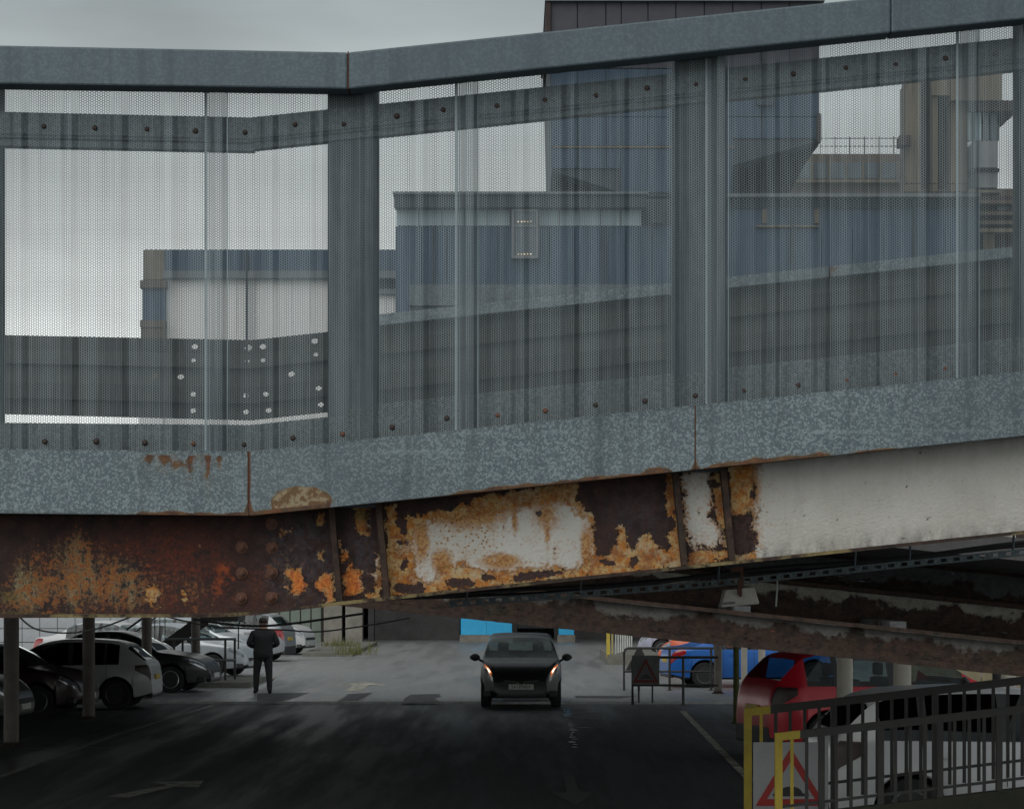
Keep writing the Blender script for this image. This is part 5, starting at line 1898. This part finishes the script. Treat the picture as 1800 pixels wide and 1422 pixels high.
# right side
car('parked_car', 'bright blue hatchback parked behind the black railings', PX(1172, 59.6) + 2.2, 60.6, R(7), 'saloon', 4.45, 1.80, 1.46, PT['blue'], z0=LV, spokes=5, dark_rim=True, group='cars parked on the right')
car('parked_car', 'red SUV parked behind the cream columns', PX(1293, 36.3) + 2.50, 37.4, R(15), 'suv', 4.55, 1.84, 1.67, PT['red'], tail='taild', wr=0.345, spokes=10, group='cars parked on the right')
car('parked_car', 'white SUV with black windows behind the ramp handrails', PX(1452, 24.9) + 2.12, 25.75, R(4), 'suv', 4.3, 1.80, 1.58, PT['white'], wr=0.33, glass='glassd', tail='taild', group='cars parked on the right')
car('parked_car', 'lilac silver car beyond the yellow-ended fence', PX(1122, 82) + 2.1, 82.8, R(176), 'hatch', 4.1, 1.75, 1.48, PT['lilac'], z0=LV, group='cars parked on the right')
car('parked_car', 'orange car half hidden behind the blue car', PX(1161, 72) + 2.0, 72.5, R(172), 'hatch', 4.0, 1.72, 1.45, PT['orange'], z0=LV, group='cars parked on the right')

# ------------------------------------------------------------------ standing person
def person(px, Y, z0):
    root = thing('person', 'person in dark jacket and dark trousers standing at the edge of the shade', 'person', (PX(px, Y), Y, z0), rz=R(192))
    V, E, Rd = [], [], []

    def v(x, y, z, r, par=None):
        V.append((x, y, z))
        Rd.append(r)
        if par is not None:
            E.append((par, len(V) - 1))
        return len(V) - 1
    pel = v(0, 0, 0.96, 0.150)
    wai = v(0, 0.0, 1.10, 0.185, pel)
    che = v(0, 0.01, 1.28, 0.200, wai)
    sho = v(0, 0.02, 1.44, 0.150, che)
    nek = v(0, 0.01, 1.525, 0.058, sho)
    hd0 = v(0, -0.005, 1.60, 0.078, nek)
    hd1 = v(0, -0.01, 1.67, 0.094, hd0)
    hd2 = v(0, 0.0, 1.735, 0.066, hd1)
    for sg in (-1, 1):
        ox, oy = (.030, -.05) if sg > 0 else (-.012, .06)
        hip = v(sg * .095, 0, .90, .112, pel)
        kne = v(sg * .110 + ox * .6, -.01 + oy * .7, .50, .078, hip)
        clf = v(sg * .112 + ox * .8, .015 + oy * .9, .34, .070, kne)
        ank = v(sg * .112 + ox, .02 + oy, .10, .058, clf)
        hee = v(sg * .114 + ox, .035 + oy, .045, .046, ank)
        v(sg * .135 + ox, -.13 + oy, .038, .040, hee)
        sh = v(sg * .195, .02, 1.405, .088, sho)
        el = v(sg * .300, .03, 1.150, .070, sh)
        wr_ = v(sg * .150, -.20, 1.075, .040, el)
        pm = v(sg * .085, -.245, 1.085, .036, wr_)
        for k, (dx, dz, ln) in enumerate(((-.01, .035, .055), (-.014, .014, .066), (-.014, -.008, .060), (-.010, -.028, .048))):
            a = v(sg * (.085 + dx), -.27 + 0.0, 1.085 + dz, .0095, pm)
            b_ = v(sg * (.085 + dx - ln * .55), -.292, 1.085 + dz, .0088, a)
            v(sg * (.085 + dx - ln), -.285, 1.083 + dz, .0080, b_)
        a = v(sg * .10, -.262, 1.125, .0105, pm)
        v(sg * .072, -.285, 1.15, .0095, a)
    me = bpy.data.meshes.new('body')
    me.from_pydata(V, E, [])
    o = bpy.data.objects.new('body_cage', me)
    COL.objects.link(o)
    mod = o.modifiers.new('skin', 'SKIN')
    mod.use_smooth_shade = True
    for i, d in enumerate(me.skin_vertices[0].data):
        d.radius = (Rd[i] * (1.18 if i in (pel, wai, che, sho) else 1.0), Rd[i] * (0.82 if i in (pel, wai, che, sho) else 1.0))
        d.use_root = i == pel
    sb = o.modifiers.new('sub', 'SUBSURF')
    sb.levels = sb.render_levels = 2
    dg = bpy.context.evaluated_depsgraph_get()
    bm = bpy.data.meshes.new_from_object(o.evaluated_get(dg))
    bpy.data.objects.remove(o)
    bm.name = 'body'
    bm.materials.clear()
    for q in (pmat('skin_tone', (0.36, 0.22, 0.16), (0.30, 0.17, 0.12), 20, 0.6), pmat('dark_jacket', (0.014, 0.015, 0.017), (0.024, 0.024, 0.027), 10, 0.85, 0, 0.4), pmat('dark_trousers', (0.018, 0.018, 0.021), (0.028, 0.028, 0.031), 10, 0.9, 0, 0.3), pmat('dark_shoe', (0.015, 0.014, 0.014), (0.03, 0.027, 0.025), 14, 0.5)):
        bm.materials.append(q)
    for p in bm.polygons:
        z, yy, x = p.center.z, p.center.y, abs(p.center.x)
        if z > 1.50 and x < 0.12:
            p.material_index = 0
        elif z < 0.085:
            p.material_index = 3
        elif z < 0.90 and x < 0.25:
            p.material_index = 2
        elif yy < -0.215 and z < 1.2:
            p.material_index = 0
        else:
            p.material_index = 1
        p.use_smooth = True
    # nudge a nose, chin and eye sockets out of the head
    for vt in bm.vertices:
        c = vt.co
        if c.z > 1.55 and c.y < -0.03 and abs(c.x) < 0.028:
            c.y -= 0.018 * max(0, 1 - abs(c.z - 1.645) / 0.03) * (1 - abs(c.x) / 0.028)
        if c.z > 1.55 and c.y < -0.04 and 0.018 < abs(c.x) < 0.05 and abs(c.z - 1.672) < 0.014:
            c.y += 0.006
    put('body', bm, root)
    # jacket skirt, collar and hair
    j = MB()
    j.lathe([(0.178, 0.03), (0.200, 0.06), (0.206, 0.16), (0.19, 0.26)], (0, 0, 0.80), 'Z', 24)
    jm = j.mesh('jacket_hem', bm.materials[1], True)
    for vt in jm.vertices:
        vt.co.y *= 0.74
    put('jacket_hem', jm, root)
    h = MB()
    b2 = bmesh.new()
    bmesh.ops.create_icosphere(b2, subdivisions=3, radius=1)
    for vt in b2.verts:
        n = vt.co.normalized()
        k = 1 + 0.04 * math.sin(9 * n.x + 5 * n.y) * math.cos(7 * n.z)
        vt.co = Vector((n.x * 0.091 * k, n.y * 0.105 * k + 0.014, 1.70 + n.z * 0.085 * k))
    bmesh.ops.delete(b2, geom=[vt for vt in b2.verts if vt.co.z < 1.655 + 0.75 * max(-0.02, -(vt.co.y + 0.02)) or (vt.co.y < -0.055 and vt.co.z < 1.725)], context='VERTS')
    hm = bpy.data.meshes.new('hair')
    b2.to_mesh(hm)
    b2.free()
    hm.materials.append(pmat('dark_hair', (0.02, 0.016, 0.013), (0.035, 0.028, 0.022), 40, 0.7))
    put('hair', hm, root)
    ear = MB()
    for sg in (-1, 1):
        ear.tube((sg * 0.088, 0.005, 1.645), (sg * 0.097, 0.012, 1.66), 0.02, 8, 0.016)
    ear.build('ears', bm.materials[0], root, True)
    eyes = MB()
    for sg in (-1, 1):
        eyes.lathe([(0.0, -0.008), (0.008, -0.004), (0.010, 0.002)], (sg * 0.033, -0.088, 1.672), 'Y', 8)
    eyes.build('eyes', M['signk'], root)
    mo = MB()
    mo.cbox(-0.024, 0.024, -0.086, -0.078, 1.596, 1.604, 0.003)
    mo.build('mouth', pmat('lip', (0.22, 0.09, 0.08), (0.18, 0.07, 0.06), 20, 0.6), root)
    return root


pe_ = person(462.5, 56.6, LV)
pe_.scale = (1.14, 1.1, 1.0)

# ------------------------------------------------------------------ railings and signs
def bar_rail(name, label, x0, x1, Y, top, base, nbars, post_every, yellow_bars=2, yellow_px=40):
    """Handrail of flat bars climbing to the right; the first bars and length of rail are yellow."""
    f = thing(name, label, 'handrail', (0, 0, 0))
    pr = 0.026
    xq = x0 + yellow_px
    for a, b_, mt in ((x0, xq, M['yellow']), (xq, x1, M['railk'])):
        m = MB()
        strip(m, xs(a, b_, (), 60), lambda x: top(x) - 7, lambda x: top(x) + 7, Y - 0.022, Y + 0.022, Y)
        m.build('top_rail', mt, f)
    m = MB()
    strip(m, xs(x0 + 10, x1, (), 60), lambda x: base(x) - 24, lambda x: base(x) - 19, Y - 0.012, Y + 0.012, Y)
    m.build('bottom_rail', M['railk'], f)
    m = MB()
    m.box(PX(x0, Y), PX(x0 + 13, Y), Y - 0.03, Y + 0.03, 0.0, PZ(top(x0) + 6, Y))
    m.build('end_post', M['yellow'], f)
    x, i = x0 + 30, 0
    while x < x1:
        big = i % post_every == post_every - 2
        w = 5.2 if big else 2.9
        m = MB()
        X = PX(x, Y)
        hw = w / FPX * Y
        m.box(X - hw, X + hw, Y - (0.03 if big else 0.008), Y + (0.03 if big else 0.008), max(0.0, PZ(base(x) + 6, Y)) if not big else max(0.0, PZ(base(x) + 30, Y)), PZ(top(x) + 4, Y))
        m.build('post' if big else 'bar', M['yellow'] if i < yellow_bars - 1 else M['railk'], f)
        x += nbars
        i += 1
    return f


M['railk'] = pmat('dark_rail_paint', (0.030, 0.031, 0.030), (0.048, 0.046, 0.040), 8.0, 0.6)
nt_ = lambda x: 1295 - 0.112 * (x - 1362)
nb_ = lambda x: 1440 - 0.118 * (x - 1362)
ft_ = lambda x: 1252 - 0.115 * (x - 1308)
fb_ = lambda x: 1415 - 0.118 * (x - 1308)
bar_rail('ramp_handrail', 'near dark barred handrail with yellow end, in front of the white SUV', 1362, 1960, 20.0, nt_, nb_, 26.0, 4, 2, 44)
bar_rail('ramp_handrail', 'far dark barred handrail with yellow end, next to the white SUV', 1308, 1960, 22.8, ft_, fb_, 25.5, 7, 2, 46)
kw_ = thing('ramp_kerb_wall', 'low mossy kerb wall carrying the near handrail', 'wall', (0, 0, 0))
m = MB()
m.prism([P(1375, 1480, 20.0), P(1990, 1480, 20.0), P(1990, nb_(1990) - 5, 20.0), P(1375, nb_(1375) - 5, 20.0)], 19.93, 20.07)
m.build('kerb', pmat('mossy_kerb', (0.045, 0.043, 0.030), (0.028, 0.032, 0.020), 5.0, 0.9, 0, 0.4), kw_)


def hump_sign(name, label, x0, x1, y0, y1, Y, zleg=0.0, mats=None):
    sx = lambda u: x0 + (x1 - x0) * u
    sy = lambda w: y0 + (y1 - y0) * w
    wh, rd, bk = mats or (M['signw'], M['signr'], M['signk'])
    s_ = thing(name, label, 'sign', (0, 0, 0))
    m = MB()
    m.prism([P(sx(0), sy(0), Y), P(sx(1), sy(0), Y), P(sx(1), sy(1), Y), P(sx(0), sy(1), Y)], Y, Y + 0.008)
    m.build('plate', wh, s_)
    m = MB()
    oT = [(0.50, 0.08), (0.97, 0.93), (0.03, 0.93)]
    iT = [(0.50, 0.27), (0.82, 0.83), (0.18, 0.83)]
    for i in range(3):
        j = (i + 1) % 3
        m.prism([P(sx(a), sy(b_), Y) for a, b_ in (oT[i], oT[j], iT[j], iT[i])], Y - 0.005, Y - 0.001)
    m.build('triangle_border', rd, s_)
    m = MB()
    hump = [(0.26, 0.79), (0.74, 0.79), (0.74, 0.755), (0.66, 0.745)] + [(0.50 + 0.15 * math.cos(t), 0.745 - 0.10 * math.sin(t)) for t in np.linspace(0, math.pi, 12)] + [(0.34, 0.745), (0.26, 0.755)]
    m.prism([P(sx(a), sy(b_), Y) for a, b_ in hump], Y - 0.005, Y - 0.001)
    m.build('hump_symbol', bk, s_)
    m = MB()
    for u in (0.25, 0.75):
        X = PX(sx(u), Y)
        m.tube((X, Y + 0.03, zleg), (X, Y + 0.03, PZ(sy(0.1), Y)), 0.02, 8)
    m.build('leg', M['railk'], s_)
    return s_


hump_sign('road_hump_sign', 'red triangle road hump sign on a white plate behind the near handrail', 1324, 1456, 1304, 1424, 21.3)

def hoop_rail(name, label, x0, x1, ytop, ymid, ybase, Y, zb, posts):
    f = thing(name, label, 'railing', (0, 0, 0))
    r_ = 0.03
    X0, X1 = PX(x0, Y), PX(x1, Y)
    zt = PZ(ytop, Y)
    m = MB()
    m.path([(X0, Y, zb), (X0, Y, zt - 0.10), (X0 + 0.03, Y, zt - 0.03), (X0 + 0.10, Y, zt), (X1, Y, zt)], r_, 8)
    m.build('top_rail', M['railk'], f, True)
    m = MB()
    m.tube((X0, Y, PZ(ymid, Y)), (X1, Y, PZ(ymid, Y)), r_ * .8, 8)
    m.build('middle_rail', M['railk'], f, True)
    for p in posts:
        m = MB()
        m.tube((PX(p, Y), Y, zb), (PX(p, Y), Y, zt), r_, 8)
        m.lathe([(0.07, 0.0), (0.07, 0.012), (0.03, 0.014)], (PX(p, Y), Y, zb), 'Z', 10)
        m.build('post', M['railk'], f, True)
    return f


hoop_rail('guard_railing', 'black tubular guard railing beyond the sign, in front of the blue car', 1097, 1259, 1139, 1180, 1213, 58.2, LV, (1177, 1250))
hoop_rail('guard_railing', 'black tubular guard railing carrying the dark hump sign', 1112, 1262, 1155, 1204, 1238, 52.3, 0.0, (1201,))
hump_sign('road_hump_sign', 'hump sign with shade put into its colours, on the guard railing beside the approaching car', 1111, 1159, 1152, 1203, 52.2, LV,
          (pmat('shaded_sign_face', (0.13, 0.135, 0.13), (0.08, 0.085, 0.08), 4, 0.7), pmat('shaded_sign_red', (0.16, 0.025, 0.022), (0.10, 0.025, 0.022), 4, 0.7), M['signk']))  # darker sign colours, with the backlit shade painted in
ts = thing('triangular_sign_back', 'dark triangular back of a road sign on the far guard railing', 'sign', (0, 0, 0))
m = MB()
m.prism([P(1121, 1138, 58.0), P(1127, 1138, 58.0), P(1146, 1178, 58.0), P(1100, 1178, 58.0)], 58.05, 58.07)
m.build('plate', M['railk'], ts)
m = MB()
m.tube((PX(1123, 58.1), 58.1, LV), (PX(1123, 58.1), 58.1, PZ(1141, 58)), 0.03, 8)
m.build('pole', M['railk'], ts)

# grey hand railing, left, on its kerb
hr = thing('hand_railing', 'grey two-bar hand railing in front of the silver saloon', 'railing', (0, 0, 0))
Y = 61.0
for yy, x1_ in ((1123, 415), (1160, 415)):
    m = MB()
    m.tube((PX(290, Y), Y, PZ(yy, Y)), (PX(x1_, Y), Y, PZ(yy, Y)), 0.035, 10)
    m.build('rail', M['greyp'], hr, True)
for p, yy in ((306, 0), (321, 0), (396, 0), (408, 0.6)):
    m = MB()
    m.tube((PX(p, Y), Y + yy, LV + 0.13), (PX(p, Y), Y + yy, PZ(1123, Y)), 0.03, 8)
    m.build('post', M['railk'], hr, True)
m = MB()
m.box(PX(300, 60), PX(443, 60), 59.6, 63.5, 0.0, LV + 0.13)
tag(m.build('kerbed_verge', M['kerb']), kind='structure')

# steel stair, left
stt = thing('steel_stair', 'dark steel stair flight rising behind the left columns', 'stair', (0, 0, 0))
Y = 63.0
m = MB()
m.prism([P(286, 1127, Y), P(345, 1084, Y), P(366, 1092, Y), P(366, 1098, Y), P(305, 1139, Y)], Y, Y + 0.06)
m.build('stringer', M['railk'], stt)
m = MB()
m.prism([P(286, 1127, Y + 1.2), P(345, 1084, Y + 1.2), P(366, 1092, Y + 1.2), P(305, 1139, Y + 1.2)], Y + 1.2, Y + 1.26)
m.build('stringer', M['railk'], stt)
for i in range(6):
    t = (i + 0.5) / 6
    X, Z = P(292 + 62 * t, 1130 - 42 * t, Y)
    m = MB()
    m.box(X - 0.13, X + 0.13, Y + 0.065, Y + 1.19, Z - 0.03, Z)
    m.build('tread', M['railk'], stt)
m = MB()
m.box(PX(340, Y), PX(420, Y), Y - 0.2, Y + 1.5, PZ(1092, Y), PZ(1082, Y))
m.build('landing', M['railk'], stt)
m = MB()
m.tube((PX(222, Y), Y, PZ(1107, Y)), (PX(290, Y), Y, PZ(1058, Y)), 0.03, 8)
m.tube((PX(236, Y), Y, PZ(1112, Y)), (PX(300, Y), Y, PZ(1066, Y)), 0.02, 8)
for p in (262, 272, 281, 290):
    m.tube((PX(p, Y), Y, PZ(1127 - 0 * p, Y)), (PX(p, Y), Y, PZ(1085, Y)), 0.012, 6)
m.build('balustrade', M['railk'], stt)

# fence with yellow end beyond
yf_ = thing('picket_fence', 'pale picket railing with yellow end post on a low plinth', 'fence', (0, 0, 0))
Y = 76.0
m = MB(); m.box(PX(1066, Y), PX(1072, Y), Y - 0.05, Y + 0.05, LV + 0.2, PZ(1080, Y)); m.build('end_post', M['yellow'], yf_)
m = MB(); m.box(PX(1075, Y), PX(1078.5, Y), Y + 0.2, Y + 0.26, LV + 0.3, PZ(1080, Y)); m.build('picket', pmat('faded_yellow', (0.55, 0.48, 0.22), (0.45, 0.40, 0.2), 6, 0.6), yf_)
for i in range(8):
    x = 1083.5 + i * 6.5
    yy = Y + 0.5 + i * 0.9
    m = MB(); m.box(PX(x - 1.2, Y), PX(x + 1.2, Y), yy, yy + 0.05, LV + 0.3, PZ(1078, Y)); m.build('picket', M['whitep'], yf_)
m = MB(); m.box(PX(1067, Y), PX(1160, Y), Y - 0.3, Y + 6.5, LV, LV + 0.32); m.build('plinth', M['kerb'], yf_)

# boarded fence, far right
wf = thing('board_fence', 'weathered upright board fence behind the red car', 'fence', (0, 0, 0))
Y = 52.0
m = MB().cbox(-0.16, 0.16, 0, 0.03, 0, 2.3, 0.008).mesh('board', M['wood'])
for i in range(14):
    put('board', m, wf, (PX(1600, Y) + 0.34 * i, Y + random.uniform(-.01, .01), LV))
m = MB(); m.box(PX(1595, Y), PX(1600, Y) + 4.8, Y + 0.04, Y + 0.09, 1.9, 2.0); m.box(PX(1595, Y), PX(1600, Y) + 4.8, Y + 0.04, Y + 0.09, 0.5, 0.6); m.build('rail', M['wood'], wf)
# fallen leaf on the forecourt by the person
lf = MB()
X, Y = gpt(479, 1199, LV)
lf.add([(X - .10, Y, LV + .01), (X - .02, Y - .06, LV + .05), (X + .10, Y + .02, LV + .16), (X + .03, Y + .07, LV + .07), (X + .01, Y - .01, LV + .03)], [(0, 1, 4), (1, 2, 4), (2, 3, 4), (3, 0, 4)])
tag(lf.build('fallen_leaf', pmat('dead_leaf', (0.30, 0.17, 0.05), (0.2, 0.1, 0.03), 20, 0.8)), 'brown fallen leaf on the ground right of the standing person', 'leaf')
